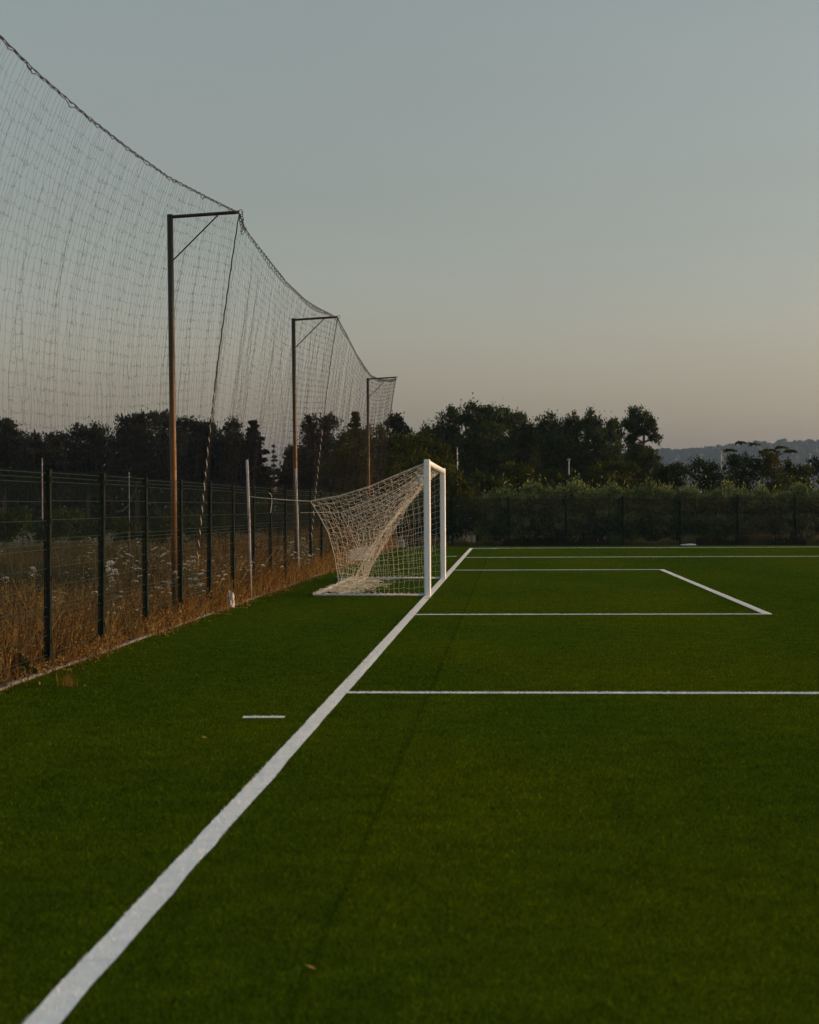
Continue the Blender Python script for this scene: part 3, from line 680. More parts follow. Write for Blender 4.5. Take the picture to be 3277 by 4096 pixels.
def spruce(label, x, ytop, ybase, halfw, Y, sparse=1.0, group=None, kind='spruce'):
    k = pxm(Y); base = at(x, ybase, Y); base[2] = -.05; top = at(x, ytop, Y); H = top[2]-base[2]; R_ = halfw*k
    t = empty('spruce_tree', base, label, 'tree', group)
    Cs, br = [], MB(); br.tube([(0, 0, 0), (0, 0, H*.5), (0, 0, H*.98)], [H*.022, H*.014, .01], 8)
    z = H*.12
    while z < H*.985:
        f = 1-(z/H); rr = R_*(f**.8)*rng.uniform(.75, 1.15)+.05; nb = int(6+5*f)
        for j in range(nb):
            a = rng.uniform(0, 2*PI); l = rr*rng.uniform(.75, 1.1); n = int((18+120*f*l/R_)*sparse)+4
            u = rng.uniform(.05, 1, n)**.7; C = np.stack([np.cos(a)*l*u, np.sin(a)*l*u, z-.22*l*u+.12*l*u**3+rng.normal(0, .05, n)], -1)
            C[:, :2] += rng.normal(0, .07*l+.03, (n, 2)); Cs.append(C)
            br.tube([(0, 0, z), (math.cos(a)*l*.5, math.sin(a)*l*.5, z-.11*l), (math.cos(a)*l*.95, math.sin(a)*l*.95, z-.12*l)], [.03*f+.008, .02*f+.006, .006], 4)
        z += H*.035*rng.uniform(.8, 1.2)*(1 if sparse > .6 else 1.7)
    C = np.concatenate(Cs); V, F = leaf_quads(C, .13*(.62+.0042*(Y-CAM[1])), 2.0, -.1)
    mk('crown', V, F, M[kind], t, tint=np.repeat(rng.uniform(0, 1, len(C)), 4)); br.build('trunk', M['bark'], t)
    return t
# --- pines beyond the far side, right of centre
GP = 'pines behind the far end of the pitch'
plant('pine_tree', 'broad pine at the left end of the pine wood, above the goal', 'tree', 80, [(908,925,26,38),(946,892,36,40),(930,945,48,40),(935,990,55,45)], 'pine', GP)
plant('pine_tree', 'tallest rounded pine of the wood, right of the goal', 'tree', 78, [(1000,880,36,38),(1045,880,44,38),(1015,925,62,45),(1030,975,70,50)], 'pine', GP)
plant('pine_tree', 'pine sloping down on the right shoulder of the tallest pine', 'tree', 82, [(1088,892,34,34),(1118,915,34,34),(1100,955,55,50),(1100,1000,60,40)], 'pine', GP)
plant('pine_tree', 'pine with twin pointed tops in the middle of the wood', 'tree', 80, [(1158,902,26,34),(1200,898,32,34),(1178,945,55,48),(1180,995,60,45)], 'pine', GP)
plant('pine_tree', 'dark pine directly left of the lone pine crown', 'tree', 79, [(1250,898,34,34),(1292,908,26,34),(1262,945,52,48),(1262,995,62,45)], 'pine', GP)
plant('pine_tree', 'lone tall pine with layered open crown at the right end of the wood', 'tree', 72, [(1343,878,29,25),(1324,898,17,18),(1366,898,20,22),(1378,922,14,14),(1328,922,18,16),(1345,905,20,16),(1340,955,34,26),(1368,958,22,20),(1355,985,40,30),(1335,1010,50,30)], 'pine', GP, dens=1.15, lean=.3)
# --- left wood
GL = 'dark trees beyond the meadow on the left'
plant('pine_tree', 'flat topped pine at the left edge of the photo', 'tree', 92, [(20,908,42,24),(-15,925,50,40),(30,950,50,40),(5,1000,70,50)], 'dark', GL)
plant('pine_tree', 'low dark pine beside the flat topped pine on the left', 'tree', 97, [(80,935,34,26),(118,925,30,24),(95,975,55,45),(95,1010,65,45)], 'dark', GL)
plant('pine_tree', 'ragged dark pine with thin feathery top on the left', 'tree', 95, [(168,912,32,26),(208,918,30,30),(185,960,55,45),(180,1005,65,45)], 'dark', GL, dens=.85)
plant('pine_tree', 'high dense pine left of the nearest net pole', 'tree', 90, [(268,898,30,30),(310,886,38,26),(290,935,58,48),(290,990,68,50)], 'dark', GL)
plant('pine_tree', 'feathery pine directly behind the nearest net pole', 'tree', 96, [(352,885,22,24),(382,895,18,20),(365,935,42,46),(365,990,55,50)], 'dark', GL)
plant('broad_tree', 'dark rounded tree right of the nearest net pole', 'tree', 92, [(408,900,26,24),(442,908,28,26),(428,950,48,46),(428,1000,55,50)], 'dark', GL)
plant('broad_tree', 'dark tree pressed against the big spruce on its left', 'tree', 90, [(490,905,26,26),(470,950,35,40),(500,960,40,50),(490,1010,55,45)], 'dark', GL)
spruce('big dark spruce with pointed top left of the nearer stake', 535, 880, 1080, 70, 88, 2.6, GL, 'dark')
spruce('small thin distant spruce alone in the gap against the sky', 577, 936, 1075, 17, 190, .35, None)
plant('broad_tree', 'dark tree with twin rounded crowns behind the second net pole', 'tree', 88, [(652,893,20,24),(688,890,28,24),(665,935,44,44),(650,985,55,50)], 'dark', GL)
plant('broad_tree', 'small dark tree sloping down left of the second net pole', 'tree', 92, [(615,955,20,22),(628,985,34,34),(618,1015,36,30)], 'dark', GL)
# unbroken dark mass of the far woods, behind and between the single trees
def wood(name, label, x0, x1, Y, tops, kind, n, lsz=.34):
    xx = rng.uniform(x0, x1, n); top = np.interp(xx, [t_[0] for t_ in tops], [t_[1] for t_ in tops])+5*np.sin(xx*.11)+4*np.sin(xx*.23+2)+rng.normal(0, 3, n)
    u = rng.uniform(0, 1, n)**.8; k_ = pxm(Y); C = np.zeros((n, 3))
    for i in range(n):
        p_ = at(xx[i], top[i], Y); C[i] = (p_[0], Y+rng.uniform(-2.5, 2.5), max(.0, p_[2]*(1-u[i])))
    V, F = leaf_quads(C, lsz, 1.4, .5)
    tag(mk(name, V, F, M[kind], tint=np.repeat(rng.uniform(0, 1, n), 4)), label, 'wood', kind='stuff')
wood('wood', 'dark mass of far woodland behind the meadow on the left', -900, 562, 104, [(-900, 915), (-500, 935), (-80, 925), (60, 938), (150, 935), (240, 912), (400, 912), (480, 915), (530, 925), (562, 1005)], 'dark', 34000)
wood('wood', 'dark mass of far woodland behind the goal', 592, 1060, 96, [(592, 985), (620, 950), (700, 922), (800, 925), (900, 925), (1060, 930)], 'dark', 17000)
wood('wood', 'dark mass of woodland filling the pine wood on the right', 880, 1420, 92, [(880, 960), (960, 920), (1200, 920), (1330, 950), (1390, 985), (1420, 1010)], 'pine', 14000)
wood('hedge_undergrowth', 'dark undergrowth filling the olive row behind the far fence', 1005, 1800, 46.5, [(1005, 1085), (1040, 1052), (1200, 1040), (1400, 1042), (1800, 1046)], 'shrub', 16000, .16)
# --- leafy trees behind the goal
GM = 'leafy green trees behind the far left corner'
spruce('green conifer with star like pointed top between second and third net poles', 750, 862, 1100, 52, 60, 1.2, GM, 'shrub')
plant('broad_tree', 'bushy green tree left of the farthest net pole', 'tree', 56, [(735,935,38,34),(768,925,28,34),(720,980,44,44),(755,985,50,50),(735,1035,60,50)], 'leafy', GM)
plant('broad_tree', 'round crowned tree rising just right of the farthest net pole', 'tree', 80, [(828,890,26,24),(845,915,28,24),(835,950,40,40)], 'dark', GM)
plant('broad_tree', 'green tree with ragged top right beside the farthest net pole', 'tree', 54, [(800,915,22,26),(832,935,32,26),(862,935,26,30),(835,975,52,40),(835,1030,62,50)], 'leafy', GM)
plant('broad_tree', 'yellow green leafy tree directly above the goal crossbar', 'tree', 50, [(890,925,28,26),(920,950,32,30),(890,980,46,38),(940,980,30,30),(900,1030,60,50)], 'leafy', GM)
plant('broad_tree', 'spreading leafy tree right of the goal sloping down to the olives', 'tree', 46, [(955,1010,34,32),(985,1035,34,32),(950,1060,50,40),(1005,1070,34,34),(960,1105,60,40)], 'leafy', GM)
GB = 'dark bushes behind the far left corner'
for j, (x, y, rx, ry, lab) in enumerate([(665,1065,50,45,'dark bush behind the second net pole and its stake'),(745,1080,55,50,'dark bush behind the netting of the goal'),(830,1085,58,48,'dark bush seen through the goal net beside the near post'),(905,1095,50,45,'dark bush seen between the two goal posts')]):
    plant('bush', lab, 'bush', 45, [(x,y,rx,ry),(x-22,y+22,rx*.7,ry*.8),(x+24,y+18,rx*.7,ry*.8)], 'shrub', GB, foliage='foliage')
# --- olive row behind the far fence
ol = ['olive tree at the left end of the row behind the far fence', 'olive tree second from the left end of the row', 'olive tree under the slim white lamp post', 'olive tree right of the slim white lamp post, fullest of the row',
      'olive tree below the lone tall pine', 'olive tree in the middle right of the row behind the far fence', 'olive tree under the pair of distant floodlight poles', 'olive tree before the tall feathery tree', 'olive tree second from the right edge of the photo', 'olive tree at the right edge of the photo']
for j, x in enumerate([1058, 1130, 1208, 1290, 1368, 1450, 1528, 1608, 1682, 1750]):
    dy = [12, 0, -4, 4, -2, 7, 2, 10, 3, 6][j]
    plant('olive_tree', ol[j], 'tree', 43.6+.5*(j % 2), [(x,1045+dy,34,24),(x-24,1052+dy,28,24),(x+25,1050+dy,28,24),(x,1085,50,34),(x-20,1112,38,30),(x+22,1112,38,30),(x+3,1030+dy,16,14)], 'olive', 'olive trees behind the far fence', tr=.09)
_src = [o_ for o_ in list(COL.objects) if o_.name.startswith('olive_tree') and o_.parent is None][-3:]
for j in range(6):                                  # unseen olives added past the right edge to keep low sun off the row's foot
    o_ = _src[j % 3]; c_ = o_.copy(); COL.objects.link(c_); c_.location = (16.6+2.1*j, 43.7, o_.location[2]); c_.rotation_euler = (0, 0, 1+j); c_['label'] = 'unseen olive tree added past the right edge to shade the olive row'
    for ch in o_.children: d_ = ch.copy(); COL.objects.link(d_); d_.parent = c_
# --- shrubs and small trees behind the olives
GS = 'leafy shrubs behind the olive row'
for (xs, Y, lab, kd) in [([(1015,1010,34,26),(1000,1035,36,30),(1045,1025,36,30)], 51, 'brownish shrub between the goal and the olive row', 'shrub'),
                     ([(1075,990,28,20),(1105,1000,28,24),(1085,1020,44,30)], 53, 'bright leafy shrub sticking up behind the left olives', 'leafy'),
                     ([(1155,1003,32,20),(1180,1010,34,22),(1160,1025,48,28)], 54, 'low leafy shrub left of the slim white lamp post', 'leafy'),
                     ([(1250,992,28,18),(1290,985,32,20),(1322,990,30,20),(1280,1015,60,28)], 54, 'leafy shrub with yellow shoots right of the slim white lamp post', 'leafy'),
                     ([(1395,1000,30,22),(1425,995,34,22),(1410,1020,50,26)], 57, 'dark green shrub right below the lone tall pine', 'shrub'),
                     ([(1470,985,30,22),(1505,990,28,22),(1485,1015,50,28)], 58, 'dark green shrub in front of the distant floodlight poles', 'shrub'),
                     ([(1545,968,20,18),(1560,985,34,28),(1555,1015,46,32)], 56, 'upright shrub left of the tall feathery tree', 'shrub'),
                     ([(1625,965,30,20),(1615,990,40,30),(1635,1018,46,30)], 56, 'tall leafy shrub right of the feathery tree', 'leafy'),
                     ([(1665,985,28,22),(1690,1000,30,26),(1680,1025,46,26)], 58, 'rounded shrub near the right edge of the photo', 'shrub'),
                     ([(1725,985,28,22),(1745,1005,34,28)], 60, 'dark shrub cut by the right edge of the photo', 'dark')]:
    plant('shrub', lab, 'shrub', Y, xs, kd, GS, foliage='foliage')
# feathery ailanthus-like tree with fronds above
ft = empty('feathery_tree', (*at(1585, 1100, 57)[:2], -.05), 'tall sparse tree with feathery fronds showing against the sky', 'tree')
b0 = np.array(ft.location); k = pxm(57); Cs = []; br = MB()
for (x, y) in [(1535,948),(1560,932),(1582,935),(1600,952),(1548,960),(1620,948),(1644,942),(1665,950),(1590,968),(1570,975),(1630,970)]:
    tip = at(x, y, 57+rng.uniform(-1, 1))-b0; root = np.array([(tip[0])*.3, 0, tip[2]*.45])
    br.tube([root, (root+tip)/2+np.array([0, 0, -.1]), tip], [.03, .018, .006], 5)
    for q in range(6):
        a = rng.uniform(0, 2*PI); l = rng.uniform(.25, .45); n = 26; u = rng.uniform(0, 1, n)
        Cs.append(tip+np.stack([np.cos(a)*l*u, np.sin(a)*l*u, .10*u-.16*u*u+rng.normal(0, .02, n)], -1))
br.tube([(0, 0, 0), (.05, 0, 1.2), (0, 0, 2.6)], [.09, .07, .03], 8)
C = np.concatenate(Cs); V, F = leaf_quads(C, .085, 1.6, .0)
mk('crown', V, F, M['leafy'], ft, tint=np.repeat(rng.uniform(.3, 1, len(C)), 4)); br.build('trunk', M['bark'], ft)
# --- bushes beyond the meadow on the left
GD = 'dark green bushes at the back of the meadow'
for (xs, Y, lab) in [([(15,1115,50,40),(-30,1100,50,45),(40,1095,40,34)], 31, 'dark bush at the left edge of the photo behind the fence'),
                     ([(90,1120,40,34),(120,1108,40,36)], 33, 'dark bush seen between first and second fence posts'),
                     ([(175,1112,46,38),(150,1095,36,28),(205,1120,36,30)], 35, 'wide dark bush beside the second fence post'),
                     ([(262,1118,40,32),(295,1128,36,26)], 33, 'low green bush between second and third fence posts'),
                     ([(345,1105,40,42),(330,1130,40,28)], 36, 'dark bush right of the third fence post'),
                     ([(410,1100,36,44),(425,1130,36,26)], 38, 'dark bush behind the twisted rope'),
                     ([(560,1085,44,40),(600,1100,40,36),(520,1100,34,34)], 40, 'dark bush behind the nearer stake')]:
    plant('bush', lab, 'bush', Y, xs, 'shrub', GD, foliage='foliage')
plant('bush', 'small yellow green conical bush right of the fifth fence post', 'bush', 12, [(471,1095,8,20),(472,1120,14,24),(470,1150,18,24)], 'leafy', None, foliage='foliage', dens=1.4)
plant('bush', 'bright green low bush low in the fence panel before the third post', 'bush', 10, [(282,1105,14,12),(262,1112,12,10)], 'leafy', None, foliage='foliage')
plant('bush', 'low green weed bush at the bottom left corner of the fence', 'bush', -14.9, [(15,1385,24,26),(40,1400,20,22),(-10,1400,24,30)], 'shrub', None, foliage='foliage', dens=3.5)

# ------------------------------------------------------------------ meadow grass, weeds and umbel flowers
M['dry'] = mat('dry_grass', (.1,.06,.02), .9, tint=[(0, (.018,.012,.005)), (.3, (.11,.052,.014)), (.6, (.32,.18,.05)), (1, (.42,.36,.12))], spec=.1, trans=.3)
M['dry2'] = mat('meadow_grass', (.1,.06,.02), .9, tint=[(0, (.02,.02,.009)), (.4, (.075,.062,.025)), (.8, (.20,.155,.065)), (1, (.07,.085,.02))], spec=.1, trans=.3)
def stalks(x, y, h, w, zb=-.06, bend=.35, seedy=.0):
    n = len(x); a = rng.uniform(0, 2*PI, n); b = rng.uniform(0, 2*PI, n)
    side = np.stack([np.cos(a), np.sin(a), np.zeros(n)], -1)*w[:, None]/2
    ln = np.stack([np.cos(b), np.sin(b), np.zeros(n)], -1)*(bend*h*rng.uniform(0, 1, n))[:, None]
    c = np.stack([x, y, np.full(n, zb)], -1); up_ = np.zeros((n, 3)); up_[:, 2] = h
    m = c+up_*.55+ln*.3; t = c+up_+ln
    V = np.stack([c-side, c+side, m+side*.8, m-side*.8, t+side*.25, t-side*.25], 1).reshape(-1, 3)
    i = np.arange(n)*6; F = np.concatenate([np.stack([i, i+1, i+2, i+3], -1), np.stack([i+3, i+2, i+4, i+5], -1)])
    return V, F
def seeds(x, y, h, n_per, s):
    n = len(x); X = np.repeat(x, n_per)+rng.normal(0, .03, n*n_per); Y = np.repeat(y, n_per)+rng.normal(0, .03, n*n_per)
    Z = np.repeat(h, n_per)*rng.uniform(.45, 1.05, n*n_per)-.05
    return leaf_quads(np.stack([X, Y, Z], -1), s, 1.8, .3)
def join(parts):
    Vs, Fs, o = [], [], 0
    for V, F in parts: Vs.append(V); Fs.append(F+o); o += len(V)
    return np.concatenate(Vs), np.concatenate(Fs)
# along the fence, mostly behind it
n = 34000
y = -18+58*rng.uniform(0, 1, n)**1.15; x = -3.36-rng.exponential(.55, n)
h = (.32+.28*np.sin(y*1.3)**2+.2*np.sin(y*.37+1))*rng.uniform(.4, 1.35, n)+.04; h = np.clip(h*np.interp(y, [-12, -5], [1, 1.5]), .06, 1.15)
h = np.where(x > -3.5, h*.75, h)
A = stalks(x, y, h, .005+.00022*(y-CAM[1])*rng.uniform(.6, 1.4, n), bend=.5)
k = rng.uniform(0, 1, n) < .45
B = seeds(x[k], y[k], h[k], 7, .016)
nf = 15000; xf = -3.30+rng.exponential(.085, nf); yf = -18+58*rng.uniform(0, 1, nf)
kk = rng.uniform(0, 1, nf) < (.35+.65*(np.sin(yf*1.9)*np.sin(yf*.63+2) > .0)); xf, yf = xf[kk], yf[kk]
hf = rng.uniform(.05, .48, len(xf))*np.clip(.45+(yf+14)*.06, .4, 1.25)*np.clip(1.15-(xf+3.3)*2.2, .15, 1)
Cc = stalks(xf, yf, hf, np.full(len(xf), .008), bend=.8); Dd = seeds(xf[::3], yf[::3], hf[::3], 6, .017)
V, F = join([A, B, Cc, Dd]); tt = np.clip(.42+rng.normal(0, .26, len(V)//6+1), 0, 1); tt = np.repeat(tt, 6)[:len(V)]
tag(mk('dry_weeds', V, F, M['dry'], tint=tt), 'rust brown dry weeds crowding along the mesh fence', 'weeds', kind='stuff')
n = 60000
d = 16+46*rng.uniform(0, 1, n)**.8; s = rng.uniform(-.30, 0, n)*d
x = CAM[0]+s-.059*d; y = CAM[1]+d; k = x < -3.9; x, y, d = x[k], y[k], d[k]
h = (.40+.14*np.sin(x*.8)*np.sin(y*.5))*rng.uniform(.5, 1.35, len(x))
A = stalks(x, y, h, .0035+.00028*d, bend=.4); k = rng.uniform(0, 1, len(x)) < .3; B = seeds(x[k], y[k], h[k], 6, .022)
V, F = join([A, B]); tt = np.repeat(np.clip(rng.normal(.45, .25, len(V)//2+1), 0, 1), 2)[:len(V)]
tag(mk('meadow_grass', V, F, M['dry2'], tint=tt), 'pale dry meadow grass behind the left fence', 'grass', kind='stuff')
# strip of weeds under the far fence
n = 14000; x = rng.uniform(-3, 17, n); y = 40.45+rng.exponential(.5, n); h = (.10+.34*np.sin(x*1.1+1)**4*np.sin(x*.4)**2+.14*np.sin(x*2.9)**4)*rng.uniform(.4, 1.6, n)+.05
A = stalks(x, y, h, np.full(n, .016), bend=.4); B = seeds(x[::3], y[::3], h[::3], 4, .03); V, F = join([A, B])
tt = np.clip(.12+.5*np.maximum(0, np.sin(V[:, 0]*1.1+1))**4*np.abs(np.sin(V[:, 0]*.4))+rng.normal(0, .10, len(V)), 0, 1)
tt = np.where(np.sin(V[:, 0]*.77+2) > .2, np.clip(tt+.75, 0, 1), tt)
tag(mk('verge_weeds', V, F, M['dry2'], tint=tt), 'low brown weeds along the foot of the far fence', 'weeds', kind='stuff')
# wild carrot: stems with flat white flower heads
def carrot(h, nh, seed):
    r_ = np.random.default_rng(seed); root = empty('wild_carrot', (0, 0, 0), None, None)
    st = MB(); heads = []
    for j in range(nh):
        hh = h*r_.uniform(.7, 1.0); a = r_.uniform(0, 2*PI); l = .10*r_.uniform(.3, 1.2)*(j > 0)+.02
        tip = np.array([math.cos(a)*l, math.sin(a)*l, hh]); f = .3 if j else 0
        st.tube([(0, 0, hh*f), (tip[0]*.4, tip[1]*.4, hh*.7), tip], [.0035, .003, .002], 5)
        for q in range(3):
            z = hh*r_.uniform(.2, .8); b = r_.uniform(0, 2*PI); st.tube([(tip[0]*.3, tip[1]*.3, z), (math.cos(b)*.06, math.sin(b)*.06, z+.05)], .002, 3)
        heads.append(tip)
    st.build('stem', M['stem'], root)
    for tip in heads:
        R_ = r_.uniform(.022, .042); m = MB(); tilt = r_.normal(0, .25, 2)
        for q in range(26):
            rr = R_*math.sqrt(r_.uniform(0, 1)); a = r_.uniform(0, 2*PI); px, py = rr*math.cos(a), rr*math.sin(a)
            pz = .012-.012*(rr/R_)**2+px*tilt[0]+py*tilt[1]; s_ = R_*.22
            m.add([(px+s_*math.cos(b), py+s_*math.sin(b), pz) for b in np.linspace(0, 2*PI, 6)[:-1]]+[(px, py, pz+s_*.5)], [(0,1,5),(1,2,5),(2,3,5),(3,4,5),(4,0,5),(4,3,2,1,0)])
        o = m.build('flower_head', M['umbel'], root); o.location = tip.tolist()
    return root
def copy_tree(o, parent=None):
    c = o.copy(); COL.objects.link(c)
    if parent is not None: c.parent = parent
    for ch in list(o.children): copy_tree(ch, c)
    return c
protos = [carrot(.55, 4, 1), carrot(.75, 5, 2), carrot(.42, 3, 3), carrot(.62, 6, 4)]
spots = []
for j in range(110): spots.append((-3.36-rng.exponential(.35)+.16*(j%4==0), -14+24*rng.uniform(0, 1)**.6, 1.25, 'white umbel wildflower growing in the dry weeds along the left fence', 'umbel flowers along the left fence'))
for j in range(26): spots.append((-3.4-rng.exponential(.6), 9+22*rng.uniform(0, 1), 1.1, 'white umbel wildflower growing in the dry weeds along the left fence', 'umbel flowers along the left fence'))
for j in range(55):
    d = rng.uniform(24, 55); x = CAM[0]-.059*d-rng.uniform(.14, .27)*d
    if x < -4.4: spots.append((x, CAM[1]+d, 1.0, 'small white umbel wildflower in the pale meadow behind the left fence', 'umbel flowers out in the meadow'))
for j in range(40): spots.append((rng.uniform(-1.6, 5.5) if j < 30 else rng.uniform(5, 14), 40.6+rng.exponential(.3), .9, 'tiny white umbel wildflower at the foot of the far fence', 'umbel flowers under the far fence'))
used = set()
for j, (x, y, s, lab, grp) in enumerate(spots):
    i = j % 4
    o = protos[i] if i not in used else copy_tree(protos[i]); used.add(i)
    o.location = (x, y, -.05); o.rotation_euler = (0, 0, rng.uniform(0, 6.28)); sc_ = s*rng.uniform(.7, 1.25); o.scale = (sc_, sc_, sc_)
    tag(o, lab, 'wildflower', grp)

# ------------------------------------------------------------------ litter and small things
def crumple(R3, seed, rough=.25, n=14):
    r_ = np.random.default_rng(seed); V = []; F = []
    for i in range(n+1):
        th = PI*i/n
        for j in range(2*n):
            a = PI*j/n; q = 1+rough*(math.sin(3*a+seed)*math.sin(2*th+seed)+.6*math.sin(7*a+2*seed)*math.sin(5*th))+r_.normal(0, rough*.18)
            V.append((R3[0]*math.sin(th)*math.cos(a)*q, R3[1]*math.sin(th)*math.sin(a)*q, R3[2]*(1-math.cos(th)*q)))
    for i in range(n):
        for j in range(2*n): F.append((i*2*n+j, i*2*n+(j+1) % (2*n), (i+1)*2*n+(j+1) % (2*n), (i+1)*2*n+j))
    return MB().add(V, F)
thing_mesh('plastic_sack', crumple((.062, .06, .135), 3, .42, 9), M['plastic_white'], (-3.14, -3.45, -.03), 'crumpled white plastic sack in the weeds at the turf edge left of the goal', 'sack')
bl = MB(); bl.box((0, 0, .15), (.20, .2, .15), .06); bl.box((-.22, .1, .10), (.10, .12, .10), .05)
bl.V = [v+rng.normal(0, .012, v.shape) for v in bl.V]
M['jute'] = mat('faded_sacking', (.20,.19,.16), .95, (.34,.32,.28), 7, bump=.6, bscale=14)
thing_mesh('sack', bl, M['jute'], (-3.0, 38.2, .0), 'large pale sack in the far corner seen through the goal net', 'sack')
thing_mesh('plastic_sack', crumple((.22, .2, .10), 8, .2), M['wall'], (-3.45, 37.4, .0), 'small dull sack beside the large pale sack in the far corner', 'sack')
p = at(1452, 1151, 39.2); thing_mesh('plastic_bag', crumple((.30, .12, .035), 11, .3), M['plastic_white'], (p[0], 39.2, 0), 'flat white plastic bag lying at the far edge of the turf', 'bag')
mb = MB(); mb.box((0, 0, .045), (.15, .11, .045), .03); mb.box((0, 0, .10), (.10, .02, .012), .008)
thing_mesh('toolbox', mb, M['plastic_green'], (-2.32, 7.05, 0), 'small green plastic box on the turf behind the goal net', 'box')
# straws and a stray tuft on the turf
M['straw'] = mat('straw', (.26,.17,.04), .9)
for (x, y, l, lab) in [(498,1283,.22,'long yellow dry grass stalk lying on the turf near the weeds'),(470,1297,.16,'bent dry stalk lying on the turf left of the white sack'),(903,1263,.10,'short straw lying beside the near goal post')]:
    d = ray(x, y); p = CAM+d*(-CAM[2]/d[2]); m = MB()
    m.tube([(-l/2*1.6, -.02, .03), (-l*.2, .02, .034), (l*.3, .0, .03), (l/2*1.6, .03, .028)], .004, 4)
    thing_mesh('straw', m, M['straw'], p, lab, 'straw')
d = ray(137, 1446); p = CAM+d*(-CAM[2]/d[2]); A = stalks(rng.normal(0, .04, 60), rng.normal(0, .03, 60), rng.uniform(.05, .16, 60), np.full(60, .004), 0, .6)
o = mk('weed_tuft', *A, M['dry'], tint=rng.uniform(.2, .7, len(A[0]))); o.location = p.tolist(); tag(o, 'small dry weed tuft growing through the turf near the fence', 'weed')

for j, (x, y) in enumerate([(310,1405),(179,1449),(325,1358),(655,2052),(560,1330),(700,1420),(1115,1212),(1240,1236),(1180,1480),(430,1560)]):
    d = ray(x, y); p = CAM+d*(-CAM[2]/d[2]); r_ = rng.uniform(.012, .02); a = rng.uniform(0, 6.28); m = MB()
    pts = [(r_*q*math.cos(a+b), r_*q*.7*math.sin(a+b), .028+.006*math.cos(b)) for b, q in zip(np.linspace(0, 2*PI, 9)[:-1], (1.5, .9, .8, .9, 1.3, .9, .8, .9))]
    m.add(pts+[(0, 0, .031), (0, 0, .024)], [(q, (q+1) % 8, 8) for q in range(8)]+[((q+1) % 8, q, 9) for q in range(8)])
    thing_mesh('fallen_leaf', m, M['straw'], p, 'tiny dry yellow leaf fleck lying on the green turf', 'leaf', 'dry leaf flecks scattered on the turf')
# ------------------------------------------------------------------ far poles, house, hill
def lamp(label, x, ytop, Y, r=.04, head=True, wood=False, group=None):
    p = at(x, ytop, Y); H = p[2]; t = empty('lamp_post' if head else 'utility_pole', (p[0], Y, -.05), label, 'lamp post' if head else 'pole', group)
    MB().tube([(0, 0, 0), (0, 0, H*.6), (0, 0, H)], [r*1.3, r, r*.8], 10).build('pole', M['stake'] if wood else M['lamp_metal'], t)
    if head:
        m = MB(); m.box((0, 0, H+r), (r*2.1, r*1.8, r), r*.5); m.build('lamp_head', M['lamp_metal'], t)
    else:
        m = MB(); m.tube([(-r*1.2, 0, H*.93), (r*1.6, -r*1.5, H*.93)], r*.9, 8); m.tube([(r*.6, -r*1.4, H*.80), (r*.6, -r*1.4, H*.84)], r*.9, 8); m.build('insulator', M['plastic_white'], t)
lamp('slim white lamp post standing out before the pine wood', 1198, 967, 58)
lamp('weathered pole with pale insulators rising above the goal', 963, 940, 60, .03, False, True)
lamp('pale wooden pole standing left of the first fence post', 89, 962, 40, .022, False, True)
lamp('thin white pole between the second and third fence posts', 272, 992, 55, .022, False)
GF = 'distant floodlight poles before the hill'
lamp('short distant floodlight pole left of the pair, before the hill', 1424, 967, 170, .07, True, False, GF)
lamp('thick distant floodlight pole with lit head before the hill', 1476, 958, 160, .10, True, False, GF)
lamp('distant floodlight pole just left of the feathery tree', 1519, 952, 165, .09, True, False, GF)
lamp('distant floodlight pole at the right edge before the hill', 1706, 956, 170, .08, True, False, GF)
h0 = at(585, 1060, 125); hs_ = empty('house', (h0[0], 125, 0), 'low house with reddish tiled roof seen in the gap between the dark trees', 'house')
m = MB(); m.box((0, 3, 1.1), (3.4, 3, 1.15)); m.build('wall', M['wall'], hs_)
zr = at(585, 1019, 125)[2]; ze = zr-1.05
V = [(-3.7, -.3, ze), (3.7, -.3, ze), (3.7, 3, zr), (-3.7, 3, zr), (-3.7, 6.3, ze), (3.7, 6.3, ze), (-3.7, -.3, ze-.12), (3.7, -.3, ze-.12), (3.7, 6.3, ze-.12), (-3.7, 6.3, ze-.12)]
rf = MB().add(V, [(0,1,2,3), (3,2,5,4), (6,7,1,0), (4,5,8,9), (0,3,4,9,6), (1,7,8,5,2), (6,9,8,7)]).build('roof', M['roof'], hs_)
m = MB(); zc_ = at(537, 998, 124)[2]; xc_ = at(537, 998, 124)[0]-h0[0]; m.box((xc_, 1, (zc_+1.4)/2), (.35, .35, (zc_-1.4)/2)); m.box((xc_, 1, zc_+.03), (.42, .42, .06)); m.build('chimney', M['wall'], rf)
for xx in (-1.8, 0.2, 2.2):
    m = MB(); m.box((xx, -.01, 1.25), (.4, .03, .45)); m.build('window', M['ink'], hs_)
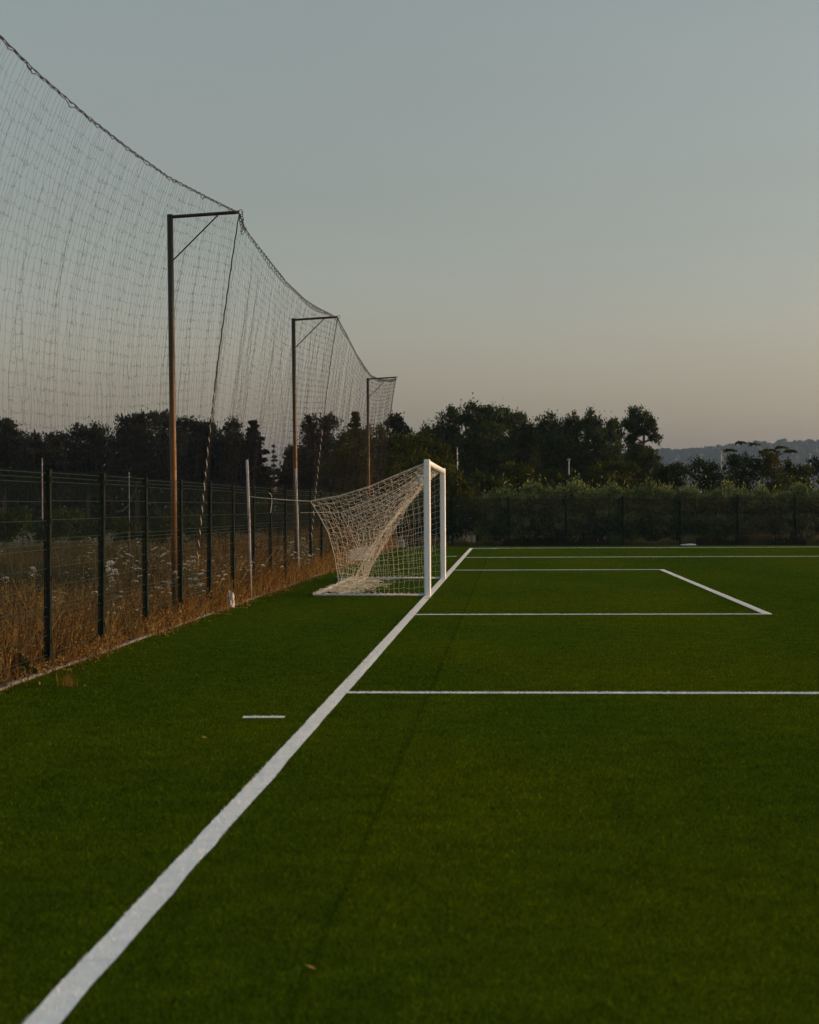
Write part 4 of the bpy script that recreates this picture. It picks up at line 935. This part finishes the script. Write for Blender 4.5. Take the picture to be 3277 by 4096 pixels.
# wooded ridge
xs = np.linspace(1100, 2600, 260); prof = np.interp(xs, [1100,1250,1380,1410,1450,1500,1550,1600,1650,1725,1850,2000,2300,2600], [1040,1003,964,958,958,953,949,943,941,943,938,942,964,1030])
prof = prof + 1.6*np.sin(xs*.13)+1.2*np.sin(xs*.31+1)+rng.normal(0, .9, len(xs))
G = []
for x_, pr in zip(xs, prof):
    row = []
    for q, (dy, f) in enumerate([(-260, 0.0), (-200, .25), (-140, .5), (-80, .75), (-30, .93), (0, 1.0), (60, .85), (200, .0)]):
        p = at(x_, pr, 1900); row.append((p[0]*(1+dy*2.3/3800), 1900+dy*2.3, max(-2, p[2]*f+(rng.normal(0, 2) if 0 < f < 1 else 0))))
    G.append(row)
G = np.array(G); n1, n2 = G.shape[:2]; i = np.arange(n1*n2).reshape(n1, n2); F = np.stack([i[:-1, :-1], i[1:, :-1], i[1:, 1:], i[:-1, 1:]], -1).reshape(-1, 4)
tag(mk('hill', G.reshape(-1, 3), F, M['hill']), 'long wooded hill fading blue on the right horizon', 'hill', kind='structure')
# tree canopy of the ridge: one far-off wood
ii = rng.integers(0, n1-1, 5200); f1 = rng.uniform(0, 1, 5200); rr = rng.uniform(1, 5.2, 5200); r0_ = np.floor(rr).astype(int); fr = (rr-r0_)[:, None]
base = (G[ii, r0_]*(1-fr)+G[ii, np.minimum(r0_+1, n2-1)]*fr); base[:, 0] += f1*(xs[1]-xs[0])*pxm(1900)
Vc, Fc, o_ = [], [], 0
un = np.array([(math.cos(a)*math.cos(b), math.sin(a)*math.cos(b), math.sin(b)) for b in (-.3, .35, .95) for a in np.linspace(0, 2*PI, 8)[:-1]]+[(0, 0, 1)])
uf = [(l*7+j, l*7+(j+1) % 7, (l+1)*7+(j+1) % 7, (l+1)*7+j) for l in range(2) for j in range(7)]
for b_ in base:
    s_ = rng.uniform(3.6, 8); Vc.append(b_+un*np.array([s_, s_, s_*rng.uniform(.7, 1.2)])*rng.uniform(.75, 1.25, (len(un), 1))+np.array([0, 0, s_*.1])); Fc.append(np.array(uf)+o_); o_ += len(un)
tag(mk('hill_wood', np.concatenate(Vc), np.concatenate(Fc), M['hill']), 'far off wood covering the hill on the right horizon', 'wood', kind='stuff')

# ------------------------------------------------------------------ haze
HAZE = 0.00014
if HAZE > 0:
    hm = bpy.data.materials.new('haze'); hm.use_nodes = True; t = hm.node_tree; t.nodes.clear()
    vo = t.nodes.new('ShaderNodeVolumePrincipled'); vo.inputs['Color'].default_value = (.48, .70, 1.0, 1); vo.inputs['Density'].default_value = HAZE; vo.inputs['Anisotropy'].default_value = .2
    oo = t.nodes.new('ShaderNodeOutputMaterial'); t.links.new(vo.outputs[0], oo.inputs['Volume'])
    m = MB(); m.box((0, 1420, 48), (2100, 1500, 51)); h_ = m.build('haze', hm); tag(h_, 'thin bluish evening haze over the whole place', 'haze', kind='stuff')
